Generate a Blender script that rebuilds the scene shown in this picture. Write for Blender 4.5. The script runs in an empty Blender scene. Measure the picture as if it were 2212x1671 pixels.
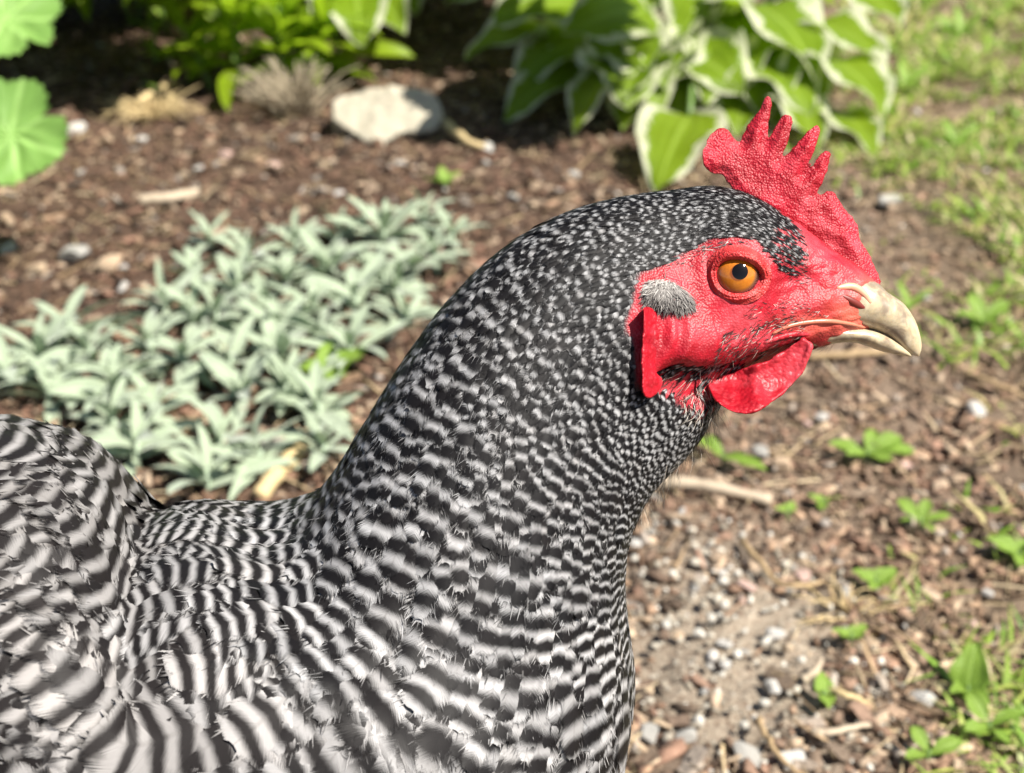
import bpy, bmesh, math, random
import numpy as np
from mathutils import Vector, Matrix, noise as mnoise
from mathutils.bvhtree import BVHTree

SEED = 7
rng = np.random.default_rng(SEED)
random.seed(SEED)
S = bpy.context.scene
COL = S.collection

# ------------------------------------------------------------------ camera
LENS, PITCH, CAM_H = 46.0, math.radians(28.0), 0.48
PW, PH = 2212.0, 1671.0
F = PW * LENS / 36.0
cam = bpy.data.cameras.new("camera")
cam_o = bpy.data.objects.new("camera", cam)
COL.objects.link(cam_o)
cam.lens = LENS
cam.sensor_width = 36.0
cam.clip_start = 0.01
cam.clip_end = 200.0
cam_o.location = (0, 0, CAM_H)
cam_o.rotation_euler = (math.radians(90) - PITCH, 0, 0)
cam.dof.use_dof = True
cam.dof.focus_distance = 0.322
cam.dof.aperture_fstop = 15.5
S.camera = cam_o

# ------------------------------------------------------------------ light
SUN_DIR = Vector((0.50, -0.30, 0.81)).normalized()       # towards the sun
world = bpy.data.worlds.new("World")
S.world = world
world.use_nodes = True
wn = world.node_tree
bg = wn.nodes["Background"]
sky = wn.nodes.new("ShaderNodeTexSky")
sky.sky_type = 'NISHITA'
sky.sun_disc = False
sky.sun_elevation = math.asin(SUN_DIR.z)
sky.sun_rotation = math.atan2(SUN_DIR.x, SUN_DIR.y)
wn.links.new(sky.outputs[0], bg.inputs[0])
bg.inputs[1].default_value = 0.052
sun = bpy.data.lights.new("sun", 'SUN')
sun.energy = 5.0
sun.angle = math.radians(0.53)
sun.color = (1.0, 0.945, 0.86)
sun_o = bpy.data.objects.new("sun", sun)
COL.objects.link(sun_o)
sun_o.location = (1, -1, 3)
sun_o.rotation_euler = SUN_DIR.to_track_quat('Z', 'Y').to_euler()
S.view_settings.view_transform = 'Standard'
S.view_settings.look = 'None'
S.view_settings.exposure = 1.06
S.view_settings.gamma = 1.0
S.view_settings.use_curve_mapping = False
S.cycles.max_bounces = 8
S.cycles.transparent_max_bounces = 8

# ------------------------------------------------------------------ helpers: space
CAM = np.array([0, 0, CAM_H])
RIGHT = np.array([1.0, 0, 0])
UP = np.array([0, math.sin(PITCH), math.cos(PITCH)])
FWD = np.array([0, math.cos(PITCH), -math.sin(PITCH)])


def W(x, y, D):
    """world point at distance D along the view axis on the sight line of a point of the photograph (2212 wide)"""
    x, y, D = np.asarray(x, float), np.asarray(y, float), np.asarray(D, float)
    return CAM + ((x - PW / 2) / F * D)[..., None] * RIGHT + ((PH / 2 - y) / F * D)[..., None] * UP + D[..., None] * FWD


def project(P):
    q = P - CAM
    d = q @ FWD
    return PW / 2 + (q @ RIGHT) / d * F, PH / 2 - (q @ UP) / d * F, d


def ground_noise(x, y):
    x, y = np.asarray(x, float), np.asarray(y, float)
    return 0.006 * np.sin(3.1 * x + 1.3) * np.cos(2.7 * y) + 0.004 * np.sin(7.3 * x - 4.1 * y + 0.5) + 0.003 * np.cos(13 * x + 9 * y)


def G(px, py, z=0.0):
    """point on the ground (height z above it) under a point of the photograph"""
    for _ in range(3):
        d = RIGHT * ((px - PW / 2) / F) + UP * ((PH / 2 - py) / F) + FWD
        gz = z if _ == 0 else z + float(ground_noise(p[0], p[1]))
        t = (gz - CAM_H) / d[2]
        p = CAM + d * t
    return p


def AT(px, py, Y):
    d = RIGHT * ((px - PW / 2) / F) + UP * ((PH / 2 - py) / F) + FWD
    return CAM + d * (Y / d[1])


# ------------------------------------------------------------------ helpers: objects
def mesh_from(name, verts, faces, smooth=False, attrs=None, uv=None):
    me = bpy.data.meshes.new(name)
    v = np.asarray(verts, np.float32)
    if isinstance(faces, np.ndarray):
        n, k = faces.shape
        me.vertices.add(len(v))
        me.vertices.foreach_set("co", v.ravel())
        me.loops.add(n * k)
        me.loops.foreach_set("vertex_index", faces.astype(np.int32).ravel())
        me.polygons.add(n)
        me.polygons.foreach_set("loop_start", np.arange(0, n * k, k, dtype=np.int32))
        me.update(calc_edges=True)
    else:
        me.from_pydata([tuple(p) for p in v], [], faces)
        me.update()
    if smooth:
        me.polygons.foreach_set("use_smooth", [True] * len(me.polygons))
    for an, a in (attrs or {}).items():
        a = np.asarray(a, np.float32)
        if a.ndim == 1:
            at = me.attributes.new(an, 'FLOAT', 'POINT')
            at.data.foreach_set("value", a)
        else:
            at = me.attributes.new(an, 'FLOAT_COLOR', 'POINT')
            if a.shape[1] == 3:
                a = np.concatenate([a, np.ones((len(a), 1), np.float32)], 1)
            at.data.foreach_set("color", a.ravel())
    if uv is not None:
        l = me.uv_layers.new(name="UVMap")
        idx = np.zeros(len(me.loops), np.int32)
        me.loops.foreach_get("vertex_index", idx)
        l.data.foreach_set("uv", np.asarray(uv, np.float32)[idx].ravel())
    return me


def link(name, me, mat=None, parent=None):
    o = bpy.data.objects.new(name, me)
    COL.objects.link(o)
    if mat is not None and me is not None and not me.materials:
        me.materials.append(mat)
    if parent is not None:
        o.parent = parent
    return o


def thing(name, label, cat, loc=(0, 0, 0), group=None, me=None, mat=None):
    o = link(name, me, mat)
    o.location = loc
    o["label"] = label
    o["category"] = cat
    if group:
        o["group"] = group
    return o


# ------------------------------------------------------------------ helpers: materials
class N:
    def __init__(self, name):
        self.m = bpy.data.materials.new(name)
        self.m.use_nodes = True
        self.t = self.m.node_tree
        self.b = self.t.nodes["Principled BSDF"]
        self.out = self.t.nodes["Material Output"]

    def n(self, typ, **kw):
        nd = self.t.nodes.new(typ)
        for k, v in kw.items():
            setattr(nd, k, v)
        return nd

    def lk(self, a, b):
        self.t.links.new(a, b)

    def val(self, sock, v):
        if isinstance(v, bpy.types.NodeSocket):
            self.lk(v, sock)
        else:
            sock.default_value = v

    def math(self, op, a, b=0.0, c=None, clamp=False):
        nd = self.n("ShaderNodeMath", operation=op, use_clamp=clamp)
        self.val(nd.inputs[0], a)
        self.val(nd.inputs[1], b)
        if c is not None:
            self.val(nd.inputs[2], c)
        return nd.outputs[0]

    def mix(self, f, a, b, blend='MIX'):
        nd = self.n("ShaderNodeMix", data_type='RGBA', blend_type=blend)
        self.val(nd.inputs[0], f)
        self.val(nd.inputs[6], a if isinstance(a, bpy.types.NodeSocket) else (*a, 1))
        self.val(nd.inputs[7], b if isinstance(b, bpy.types.NodeSocket) else (*b, 1))
        return nd.outputs[2]

    def noise(self, scale, detail=3.0, vec=None, rough=0.55, dist=0.0):
        nd = self.n("ShaderNodeTexNoise")
        nd.inputs["Scale"].default_value = scale
        nd.inputs["Detail"].default_value = detail
        nd.inputs["Roughness"].default_value = rough
        nd.inputs["Distortion"].default_value = dist
        if vec is not None:
            self.lk(vec, nd.inputs["Vector"])
        return nd.outputs[0]

    def voronoi(self, scale, vec=None, feature='F1'):
        nd = self.n("ShaderNodeTexVoronoi", feature=feature)
        nd.inputs["Scale"].default_value = scale
        if vec is not None:
            self.lk(vec, nd.inputs["Vector"])
        return nd

    def ramp(self, fac, stops):
        nd = self.n("ShaderNodeValToRGB")
        el = nd.color_ramp.elements
        while len(el) < len(stops):
            el.new(0.5)
        for e, (p, c) in zip(el, stops):
            e.position = p
            e.color = (*c, 1) if len(c) == 3 else c
        self.lk(fac, nd.inputs[0])
        return nd.outputs[0]

    def smooth(self, v, a, b):
        nd = self.n("ShaderNodeMapRange", interpolation_type='SMOOTHSTEP')
        self.val(nd.inputs[0], v)
        nd.inputs[1].default_value = a
        nd.inputs[2].default_value = b
        return nd.outputs[0]

    def attr(self, name, typ='GEOMETRY'):
        return self.n("ShaderNodeAttribute", attribute_name=name, attribute_type=typ)

    def obj(self):
        return self.n("ShaderNodeTexCoord").outputs["Object"]

    def pos(self):
        return self.n("ShaderNodeNewGeometry").outputs["Position"]

    def bump(self, h, strength=0.5, dist=0.001, normal=None):
        nd = self.n("ShaderNodeBump")
        nd.inputs["Strength"].default_value = strength
        nd.inputs["Distance"].default_value = dist
        self.lk(h, nd.inputs["Height"])
        if normal is not None:
            self.lk(normal, nd.inputs["Normal"])
        self.lk(nd.outputs[0], self.b.inputs["Normal"])
        return nd.outputs[0]

    def set(self, **kw):
        for k, v in kw.items():
            s = self.b.inputs[k.replace("_", " ")]
            if isinstance(v, tuple) and len(v) == 3 and s.type == 'RGBA':
                v = (*v, 1)
            self.val(s, v)
        return self

    def translucent(self, colour, amount):
        tr = self.n("ShaderNodeBsdfTranslucent")
        self.val(tr.inputs[0], colour if isinstance(colour, bpy.types.NodeSocket) else (*colour, 1))
        mx = self.n("ShaderNodeMixShader")
        mx.inputs[0].default_value = amount
        self.lk(self.b.outputs[0], mx.inputs[1])
        self.lk(tr.outputs[0], mx.inputs[2])
        self.lk(mx.outputs[0], self.out.inputs[0])


def mat_skin(name, base=(0.46, 0.009, 0.024), pale=(0.55, 0.066, 0.085), deep=(0.28, 0.0035, 0.011), scale=1400, wr=0.45, pap=0.7):
    a = N(name)
    o = a.obj()
    v = a.voronoi(scale, o)
    n1 = a.noise(130, 4, o)
    n2 = a.noise(600, 3, o)
    n3 = a.noise(75, 3, o, dist=0.6)
    c = a.mix(a.smooth(n1, 0.35, 0.7), deep, base)
    c = a.mix(a.math('MULTIPLY', a.smooth(n3, 0.45, 0.72), 0.75), c, pale)
    c = a.mix(a.math('MULTIPLY', a.smooth(v.outputs["Distance"], 0.55, 0.05), a.math('MULTIPLY', a.smooth(n2, 0.4, 0.7), pap)), c, pale)
    a.set(Base_Color=c, Roughness=0.46, Specular_IOR_Level=0.36, Subsurface_Weight=0.12, Subsurface_Scale=0.002,
          Subsurface_Radius=(1.0, 0.25, 0.15))
    h = a.math('ADD', a.math('MULTIPLY', v.outputs["Distance"], -0.9), a.math('MULTIPLY', a.noise(420, 4, o), 1.3))
    a.bump(h, wr, 0.0007)
    return a


MAT = {}


def build_materials():
    # feathers: bars follow the phase stored on each barb
    a = N("barred_feather")
    ph = a.attr("phase").outputs["Fac"]
    tone = a.attr("tone").outputs["Fac"]
    duty = a.attr("duty").outputs["Fac"]
    rnd = a.attr("rnd").outputs["Fac"]
    barb = a.attr("barb").outputs["Fac"]
    edge = a.attr("edge").outputs["Fac"]
    o = a.obj()
    bn = a.n("ShaderNodeTexNoise", noise_dimensions='1D')
    bn.inputs["Scale"].default_value = 5.5
    bn.inputs["Detail"].default_value = 2.0
    a.lk(a.math('MULTIPLY_ADD', rnd, 171.0, barb), bn.inputs["W"])
    bs_ = bn.outputs[0]
    n1 = a.noise(330, 2, o)
    p = a.math('FRACT', a.math('ADD', ph, a.math('ADD', a.math('MULTIPLY_ADD', n1, 0.16, -0.08), a.math('MULTIPLY_ADD', bs_, a.math('MULTIPLY_ADD', tone, -0.28, 0.50), a.math('MULTIPLY_ADD', tone, 0.14, -0.25)))))
    tri = a.math('MULTIPLY', a.math('ABSOLUTE', a.math('SUBTRACT', p, 0.5)), 2.0)
    dd = duty
    f = a.math('MULTIPLY_ADD', a.math('SUBTRACT', tri, dd), 2.0, 0.5, clamp=True)
    light = a.mix(1.0, a.mix(tone, (0.985, 0.985, 1.0), (1.0, 0.945, 0.905)), a.attr('lum').outputs['Color'], 'MULTIPLY')
    dark = a.mix(tone, (0.0028, 0.0028, 0.0036), (0.015, 0.0125, 0.012))
    light = a.mix(a.math('MULTIPLY', a.smooth(edge, 0.09, 0.02), a.math('MULTIPLY', rnd, 0.35)), light, (0.12, 0.11, 0.10))
    dark = a.mix(a.math('MULTIPLY', rnd, 0.05), dark, (0.03, 0.026, 0.026))
    c = a.mix(f, dark, light)
    c = a.mix(a.smooth(bs_, 0.60, 0.40), a.mix(a.math('MULTIPLY_ADD', tone, 0.2, 0.70), (0.012, 0.011, 0.011), c), c)
    bn2 = a.n("ShaderNodeTexNoise", noise_dimensions='1D')
    bn2.inputs["Scale"].default_value = 5.0
    bn2.inputs["Detail"].default_value = 1.0
    a.lk(a.math('MULTIPLY_ADD', rnd, 371.0, barb), bn2.inputs["W"])
    al = a.smooth(a.math('SUBTRACT', a.math('MULTIPLY_ADD', bn2.outputs[0], 1.0, a.math('MULTIPLY_ADD', tone, 0.20, 0.32)), edge), -0.08, 0.12)
    a.set(Base_Color=c, Roughness=0.50, Specular_IOR_Level=0.12, Alpha=al)
    a.bump(bs_, 0.16, 0.0003)
    MAT['feather'] = a.m

    # body skin under the plumage: red on the face, dark under the feathers
    a = mat_skin("hen_skin", scale=1700, wr=0.24)
    face = a.attr("face").outputs["Fac"]
    src = a.b.inputs["Base Color"].links[0].from_socket
    wn_ = a.attr("warm").outputs["Fac"]
    c = a.mix(a.math('MULTIPLY', wn_, 0.75), src, (0.66, 0.16, 0.10))
    a.set(Base_Color=a.mix(face, (0.020, 0.017, 0.018), c))
    a.set(Subsurface_Weight=a.math('MULTIPLY', face, 0.12))
    MAT['skin'] = a.m
    MAT['comb'] = mat_skin("comb_skin", scale=1900, wr=0.42, pap=1.0, base=(0.45, 0.010, 0.028)).m
    MAT['wattle'] = mat_skin("wattle_skin", scale=900, wr=0.35, pap=0.35, base=(0.46, 0.006, 0.018)).m
    a = mat_skin("eyelid_skin", scale=1700, wr=0.5, base=(0.54, 0.045, 0.045), pale=(0.62, 0.20, 0.17), deep=(0.44, 0.02, 0.022))
    MAT['lid'] = a.m

    a = N("beak_horn")
    o = a.obj()
    n1 = a.noise(170, 5, o, dist=0.5, rough=0.6)
    n2 = a.noise(500, 3, o)
    bk = a.attr("root").outputs["Fac"]
    c = a.mix(a.smooth(n2, 0.3, 0.8), (0.48, 0.385, 0.235), (0.56, 0.48, 0.335))
    dk = a.smooth(a.math('ADD', a.math('MULTIPLY', bk, 0.30), n1), 0.58, 0.84)
    c = a.mix(a.math('MULTIPLY', dk, 0.7), c, (0.12, 0.085, 0.07))
    a.set(Base_Color=c, Roughness=0.30, Specular_IOR_Level=0.5, Subsurface_Weight=0.06, Subsurface_Scale=0.002)
    a.bump(a.noise(240, 3, o), 0.12, 0.0006)
    MAT['beak'] = a.m
    a = N("gape_skin")
    o = a.obj()
    a.set(Base_Color=a.mix(a.noise(300, 2, o), (0.56, 0.11, 0.075), (0.56, 0.24, 0.14)), Roughness=0.35)
    a.bump(a.noise(900, 2, o), 0.2, 0.0004)
    MAT['gape'] = a.m
    a = N("nostril_flap")
    o = a.obj()
    a.set(Base_Color=a.mix(a.smooth(a.noise(260, 3, o), 0.4, 0.75), (0.68, 0.32, 0.20), (0.62, 0.42, 0.28)), Roughness=0.38)
    a.bump(a.noise(900, 2, o), 0.15, 0.0004)
    MAT['cere'] = a.m
    a = N("nostril_hollow")
    a.set(Base_Color=(0.16, 0.018, 0.012), Roughness=0.5)
    MAT['hollow'] = a.m

    a = N("eye_white_rim")
    a.set(Base_Color=(0.05, 0.022, 0.016), Roughness=0.06, Coat_Weight=0.6, Coat_Roughness=0.02)
    MAT['eyeball'] = a.m
    a = N("iris_amber")
    o = a.obj()
    r = a.attr("rad").outputs["Fac"]
    n1 = a.noise(1500, 3, o)
    c = a.mix(n1, (0.36, 0.095, 0.004), (0.58, 0.195, 0.011))
    c = a.mix(a.smooth(r, 0.78, 1.0), c, (0.10, 0.05, 0.03))
    c = a.mix(a.smooth(r, 0.45, 0.36), c, (0.25, 0.06, 0.006))
    a.set(Base_Color=c, Roughness=0.10, Coat_Weight=1.0, Coat_Roughness=0.075)
    MAT['iris'] = a.m
    a = N("pupil_black")
    a.set(Base_Color=(0.004, 0.003, 0.003), Roughness=0.3, Specular_IOR_Level=0.0, Coat_Weight=0.8, Coat_Roughness=0.06)
    MAT['pupil'] = a.m
    a = N("bristle")
    rn = a.attr("rnd").outputs["Fac"]
    a.set(Base_Color=a.ramp(rn, [(0.0, (0.012, 0.010, 0.010)), (0.62, (0.03, 0.022, 0.02)), (0.75, (0.34, 0.30, 0.26)), (1.0, (0.62, 0.58, 0.5))]), Roughness=0.45)
    MAT['bristle'] = a.m
    a = N("grey_down")
    rn = a.attr("rnd").outputs["Fac"]
    a.set(Base_Color=a.ramp(rn, [(0.0, (0.03, 0.026, 0.024)), (0.45, (0.10, 0.088, 0.08)), (0.75, (0.24, 0.22, 0.20)), (1.0, (0.44, 0.42, 0.39))]), Roughness=0.6)
    MAT['down'] = a.m
    a = N("leg_scale")
    o = a.obj()
    v = a.voronoi(260, o)
    a.set(Base_Color=a.mix(v.outputs["Distance"], (0.5, 0.36, 0.12), (0.30, 0.22, 0.10)), Roughness=0.5)
    a.bump(v.outputs["Distance"], 0.5, 0.001)
    MAT['leg'] = a.m

    # ground
    a = N("garden_soil")
    g = a.pos()
    n1 = a.noise(3.0, 4, g)
    n2 = a.noise(70, 5, g, rough=0.7)
    n3 = a.noise(320, 3, g)
    c = a.ramp(n2, [(0.25, (0.030, 0.019, 0.013)), (0.5, (0.085, 0.052, 0.036)), (0.72, (0.17, 0.112, 0.078)), (0.9, (0.30, 0.24, 0.19))])
    lawn = a.attr("lawn").outputs["Fac"]
    c = a.mix(a.math('MULTIPLY', a.attr('dust').outputs['Fac'], 0.5), c, a.mix(n2, (0.15, 0.108, 0.075), (0.46, 0.36, 0.26)))
    grit = a.attr("grit").outputs["Fac"]
    c = a.mix(a.math('MULTIPLY', lawn, 0.5), c, a.mix(n2, (0.08, 0.060, 0.03), (0.30, 0.23, 0.14)))
    c = a.mix(a.math('MULTIPLY', grit, a.smooth(n3, 0.3, 0.6)), c, a.mix(n2, (0.20, 0.165, 0.12), (0.46, 0.395, 0.31)))
    c = a.mix(a.math('MULTIPLY', a.smooth(n1, 0.35, 0.65), 0.3), c, (0.045, 0.028, 0.019))
    a.set(Base_Color=c, Roughness=0.92, Specular_IOR_Level=0.2)
    a.bump(a.math('ADD', n2, a.math('MULTIPLY', n3, 0.4)), 0.9, 0.006)
    MAT['soil'] = a.m

    def chipmat(name, use_obj):
        a = N(name)
        o = a.obj()
        if use_obj:
            c = a.attr("tint", 'OBJECT').outputs["Color"]
        else:
            c = a.attr("tint").outputs["Color"]
        n1 = a.noise(260, 4, o, rough=0.7)
        c2 = a.mix(a.smooth(n1, 0.35, 0.75), c, (0.06, 0.04, 0.03), 'MULTIPLY')
        c3 = a.mix(0.45, c, c2)
        a.set(Base_Color=c3, Roughness=0.8, Specular_IOR_Level=0.3)
        a.bump(n1, 0.6, 0.0015)
        return a.m
    MAT['chip'] = chipmat("mulch_chip", False)
    MAT['chip_o'] = chipmat("mulch_chip_single", True)

    def stonemat(name, c0, c1):
        a = N(name)
        o = a.obj()
        n1 = a.noise(55, 5, o, rough=0.65)
        n2 = a.noise(400, 3, o)
        c = a.mix(n1, c0, c1)
        c = a.mix(a.math('MULTIPLY', a.smooth(n2, 0.62, 0.72), 0.5), c, (0.15, 0.13, 0.11))
        a.set(Base_Color=c, Roughness=0.8)
        a.bump(a.math('ADD', n1, a.math('MULTIPLY', n2, 0.4)), 0.5, 0.003)
        return a.m
    MAT['stone_white'] = stonemat("stone_white", (0.40, 0.38, 0.345), (0.57, 0.545, 0.50))
    MAT['stone_grey'] = stonemat("stone_grey", (0.27, 0.26, 0.235), (0.44, 0.42, 0.38))
    MAT['stone_tan'] = stonemat("stone_tan", (0.36, 0.25, 0.16), (0.58, 0.44, 0.30))
    MAT['stone_pink'] = stonemat("stone_pink", (0.40, 0.25, 0.20), (0.60, 0.44, 0.38))
    MAT['rock'] = stonemat("pale_rock", (0.29, 0.26, 0.19), (0.43, 0.395, 0.31))

    def woodmat(name, c0, c1):
        a = N(name)
        o = a.obj()
        n1 = a.noise(220, 4, o, rough=0.7)
        a.set(Base_Color=a.mix(n1, c0, c1), Roughness=0.75)
        a.bump(n1, 0.5, 0.001)
        return a.m
    MAT['stick'] = woodmat("dry_stick", (0.28, 0.22, 0.15), (0.56, 0.46, 0.34))
    MAT['straw'] = woodmat("straw", (0.38, 0.28, 0.13), (0.64, 0.50, 0.27))
    MAT['root'] = woodmat("root_fibre", (0.24, 0.16, 0.08), (0.46, 0.33, 0.18))
    MAT['greystem'] = woodmat("grey_stem", (0.26, 0.21, 0.14), (0.46, 0.39, 0.28))

    def leafmat(name, c0, c1, edge=None, veins=9.0, rough=0.4, trans=0.32, tcol=None, edge_at=0.66, velvet=False, spec=0.3):
        a = N(name)
        uvn = a.n("ShaderNodeUVMap")
        sep = a.n("ShaderNodeSeparateXYZ")
        a.lk(uvn.outputs[0], sep.inputs[0])
        u, v = sep.outputs[0], sep.outputs[1]
        o = a.obj()
        n1 = a.noise(38, 3, o)
        rnd = a.n("ShaderNodeObjectInfo").outputs["Random"]
        au = a.math('ABSOLUTE', a.math('MULTIPLY_ADD', u, 2.0, -1.0))
        c = a.mix(n1, c0, c1)
        c = a.mix(a.math('MULTIPLY', rnd, 0.35), c, c0)
        vein = a.math('SINE', a.math('MULTIPLY', au, veins * 3.14159))
        c = a.mix(a.math('MULTIPLY', a.smooth(au, 0.09, 0.02), 0.55), c, tuple(min(1, x * 1.5 + 0.05) for x in c1))
        if edge:
            n2 = a.noise(60, 3, o, dist=0.5)
            e = a.smooth(a.math('ADD', au, a.math('MULTIPLY_ADD', n2, 0.7, -0.35)), edge_at, edge_at + 0.08)
            c = a.mix(e, c, edge)
            tc = a.mix(e, tcol or c1, edge)
        else:
            tc = tcol or c1
        a.set(Base_Color=c, Roughness=rough, Specular_IOR_Level=spec)
        if velvet:
            a.set(Sheen_Weight=0.5, Sheen_Roughness=0.5)
        a.bump(a.math('ADD', a.math('MULTIPLY', vein, 0.5), n1), 0.35, 0.002)
        a.translucent(tc, trans)
        return a.m
    MAT['hosta'] = leafmat("hosta_leaf", (0.13, 0.21, 0.010), (0.21, 0.31, 0.020), edge=(0.60, 0.62, 0.42), tcol=(0.36, 0.55, 0.02), trans=0.42, veins=7, spec=0.22, edge_at=0.69)
    MAT['silver'] = leafmat("silver_leaf", (0.265, 0.335, 0.215), (0.40, 0.46, 0.335), rough=0.7, trans=0.18, tcol=(0.30, 0.44, 0.20), veins=1, velvet=True)
    MAT['green'] = leafmat("green_leaf", (0.18, 0.29, 0.010), (0.31, 0.43, 0.022), trans=0.48, tcol=(0.40, 0.60, 0.025), veins=2)
    MAT['mallow'] = leafmat("round_leaf", (0.14, 0.29, 0.055), (0.24, 0.40, 0.10), rough=0.55, trans=0.3, tcol=(0.25, 0.45, 0.06), veins=5)
    MAT['weed'] = leafmat("weed_leaf", (0.15, 0.25, 0.03), (0.27, 0.40, 0.07), trans=0.3, tcol=(0.24, 0.45, 0.05), veins=3)
    a = N("stem_green")
    a.set(Base_Color=(0.12, 0.20, 0.05), Roughness=0.5)
    MAT['stem'] = a.m
    a = N("stem_silver")
    a.set(Base_Color=(0.34, 0.42, 0.30), Roughness=0.7)
    MAT['sstem'] = a.m
    a = N("grass_blade")
    a.set(Base_Color=a.attr("tint").outputs["Color"], Roughness=0.5)
    a.translucent(a.attr("tint").outputs["Color"], 0.35)
    MAT['grass'] = a.m


build_materials()

# ================================================================== GROUND
def smoothstep(v, a, b):
    t = np.clip((v - a) / (b - a), 0, 1)
    return t * t * (3 - 2 * t)


def lawn_mask(x, y):
    """strip of thin lawn along the right of the bed"""
    w = 0.05 * np.sin(5 * y) + 0.03 * np.sin(11 * y + x * 7)
    return smoothstep(x - (0.255 + 0.155 * (y - 0.6)) + w, -0.05, 0.16)


def grit_mask(x, y):
    d = np.hypot((x - 0.125) / 0.09, (y - 0.585) / 0.14)
    return smoothstep(d + 0.15 * np.sin(40 * x) * np.sin(37 * y), 1.02, 0.45)


def dust_mask(x, y):
    """paler, drier soil on the open side of the bed"""
    return smoothstep(x - (0.02 + 0.22 * (y - 0.6)) + 0.04 * np.sin(9 * y + 4 * x), -0.06, 0.14)


def axis(lo, hi, fine_lo, fine_hi, step, far):
    a = list(np.arange(fine_lo, fine_hi, step))
    g, s = fine_hi, step
    while g < hi:
        a.append(g)
        s *= 1.35
        g += s
    a.append(hi)
    b, g, s = [], fine_lo - step, step
    while g > lo:
        b.append(g)
        s *= 1.35
        g -= s
    b.append(lo)
    return np.array(sorted(b) + a)


gx = axis(-30, 30, -0.9, 0.95, 0.009, 30)
gy = axis(-20, 40, 0.36, 2.2, 0.009, 30)
XX, YY = np.meshgrid(gx, gy)
fine = np.clip(1.4 - np.hypot(XX / 2.2, (YY - 1.2) / 2.4), 0, 1)
r1 = rng.normal(size=XX.shape)
r1 = (r1 + np.roll(r1, 1, 0) + np.roll(r1, 1, 1) + np.roll(r1, -1, 0)) / 2
ZZ = ground_noise(XX, YY) + 0.0022 * r1 * np.clip(fine * 2, 0, 1)
gv = np.stack([XX, YY, ZZ], -1).reshape(-1, 3)
ny, nx = XX.shape
ii = (np.arange(ny - 1)[:, None] * nx + np.arange(nx - 1)[None, :]).ravel()
gf = np.stack([ii, ii + 1, ii + nx + 1, ii + nx], 1)
lm = lawn_mask(XX, YY).ravel()
gm = grit_mask(XX, YY).ravel()
ground = link("soil_ground", mesh_from("soil_ground", gv, gf, True, {"lawn": lm, "grit": gm, "dust": dust_mask(XX, YY).ravel()}), MAT['soil'])
ground["kind"] = "structure"
ground["label"] = "brown soil bed covered with bark mulch and small stones"

# --- mulch chips
BOXF = np.array([[0, 1, 3, 2], [4, 6, 7, 5], [0, 4, 5, 1], [2, 3, 7, 6], [0, 2, 6, 4], [1, 5, 7, 3]])
BOXV = np.array([[x, y, z] for x in (-1, 1) for y in (-1, 1) for z in (-1, 1)], float) * 0.5


def rotmats(n, tilt):
    yaw = rng.uniform(0, 2 * math.pi, n)
    a, b = rng.normal(0, tilt, n), rng.normal(0, tilt, n)
    cz, sz, cx, sx, cy, sy = np.cos(yaw), np.sin(yaw), np.cos(a), np.sin(a), np.cos(b), np.sin(b)
    o, l = np.zeros(n), np.ones(n)
    Rz = np.stack([cz, -sz, o, sz, cz, o, o, o, l], -1).reshape(n, 3, 3)
    Rx = np.stack([l, o, o, o, cx, -sx, o, sx, cx], -1).reshape(n, 3, 3)
    Ry = np.stack([cy, o, sy, o, l, o, -sy, o, cy], -1).reshape(n, 3, 3)
    return Rz @ Rx @ Ry


CHIP_COL = np.array([(0.050, 0.032, 0.022), (0.095, 0.058, 0.040), (0.16, 0.095, 0.062), (0.22, 0.125, 0.085), (0.30, 0.195, 0.125),
                     (0.36, 0.27, 0.19), (0.46, 0.35, 0.24), (0.30, 0.26, 0.22)])
CHIP_P = np.array([0.13, 0.18, 0.19, 0.16, 0.13, 0.10, 0.06, 0.05])


def scatter(n, ylo=0.24, yhi=2.6, power=1.0, near=0.24, spread=0.56):
    y = ylo * (yhi / ylo) ** (rng.uniform(0, 1, n) ** power)
    x = rng.uniform(-1, 1, n) * (near + spread * y)
    return x, y


def chips(n, lo, hi, asp, thick, tilt, name, ylo=0.24, yhi=2.6, pal=CHIP_COL, pp=CHIP_P, lift=0.0):
    x, y = scatter(n, ylo, yhi)
    k_ = rng.uniform(0, 1, n) > grit_mask(x, y) * 0.96
    x, y = x[k_], y[k_]
    n = len(x)
    L = rng.uniform(0, 1, n) ** 2 * (hi - lo) + lo
    L = L * (1 - .18 * dust_mask(x, y))
    Wd = L * rng.uniform(asp[0], asp[1], n)
    T = rng.uniform(thick[0], thick[1], n)
    v = BOXV[None] * np.stack([L, Wd, T], -1)[:, None, :]
    v = v + rng.normal(0, 0.13, (n, 8, 3)) * np.stack([L * .6, Wd, T], -1)[:, None, :]
    v[:, :4, 1] *= rng.uniform(0.3, 1, n)[:, None]
    v = np.einsum('nij,nkj->nki', rotmats(n, tilt), v)
    z = ground_noise(x, y) + rng.uniform(0.0, 0.006, n) + lift
    v += np.stack([x, y, z], -1)[:, None, :]
    f = (BOXF[None] + (np.arange(n) * 8)[:, None, None]).reshape(-1, 4)
    ci = rng.choice(len(pal), n, p=pp / pp.sum())
    c = pal[ci] * rng.uniform(0.85, 1.45, (n, 1))
    c = c * (1 - .10 * (1 - dust_mask(x, y)))[:, None]
    lw = lawn_mask(x, y)
    du_ = dust_mask(x, y)[:, None] * rng.uniform(.2, 1, (n, 1))
    c = c * (1 + .25 * du_) * (1 - .30 * du_) + .30 * du_ * np.array([0.44, 0.335, 0.235])
    c = c * (1 - lw[:, None] * 0.3) + lw[:, None] * 0.3 * np.array([0.33, 0.27, 0.14])
    return v.reshape(-1, 3), f, np.repeat(c, 8, 0)


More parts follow.
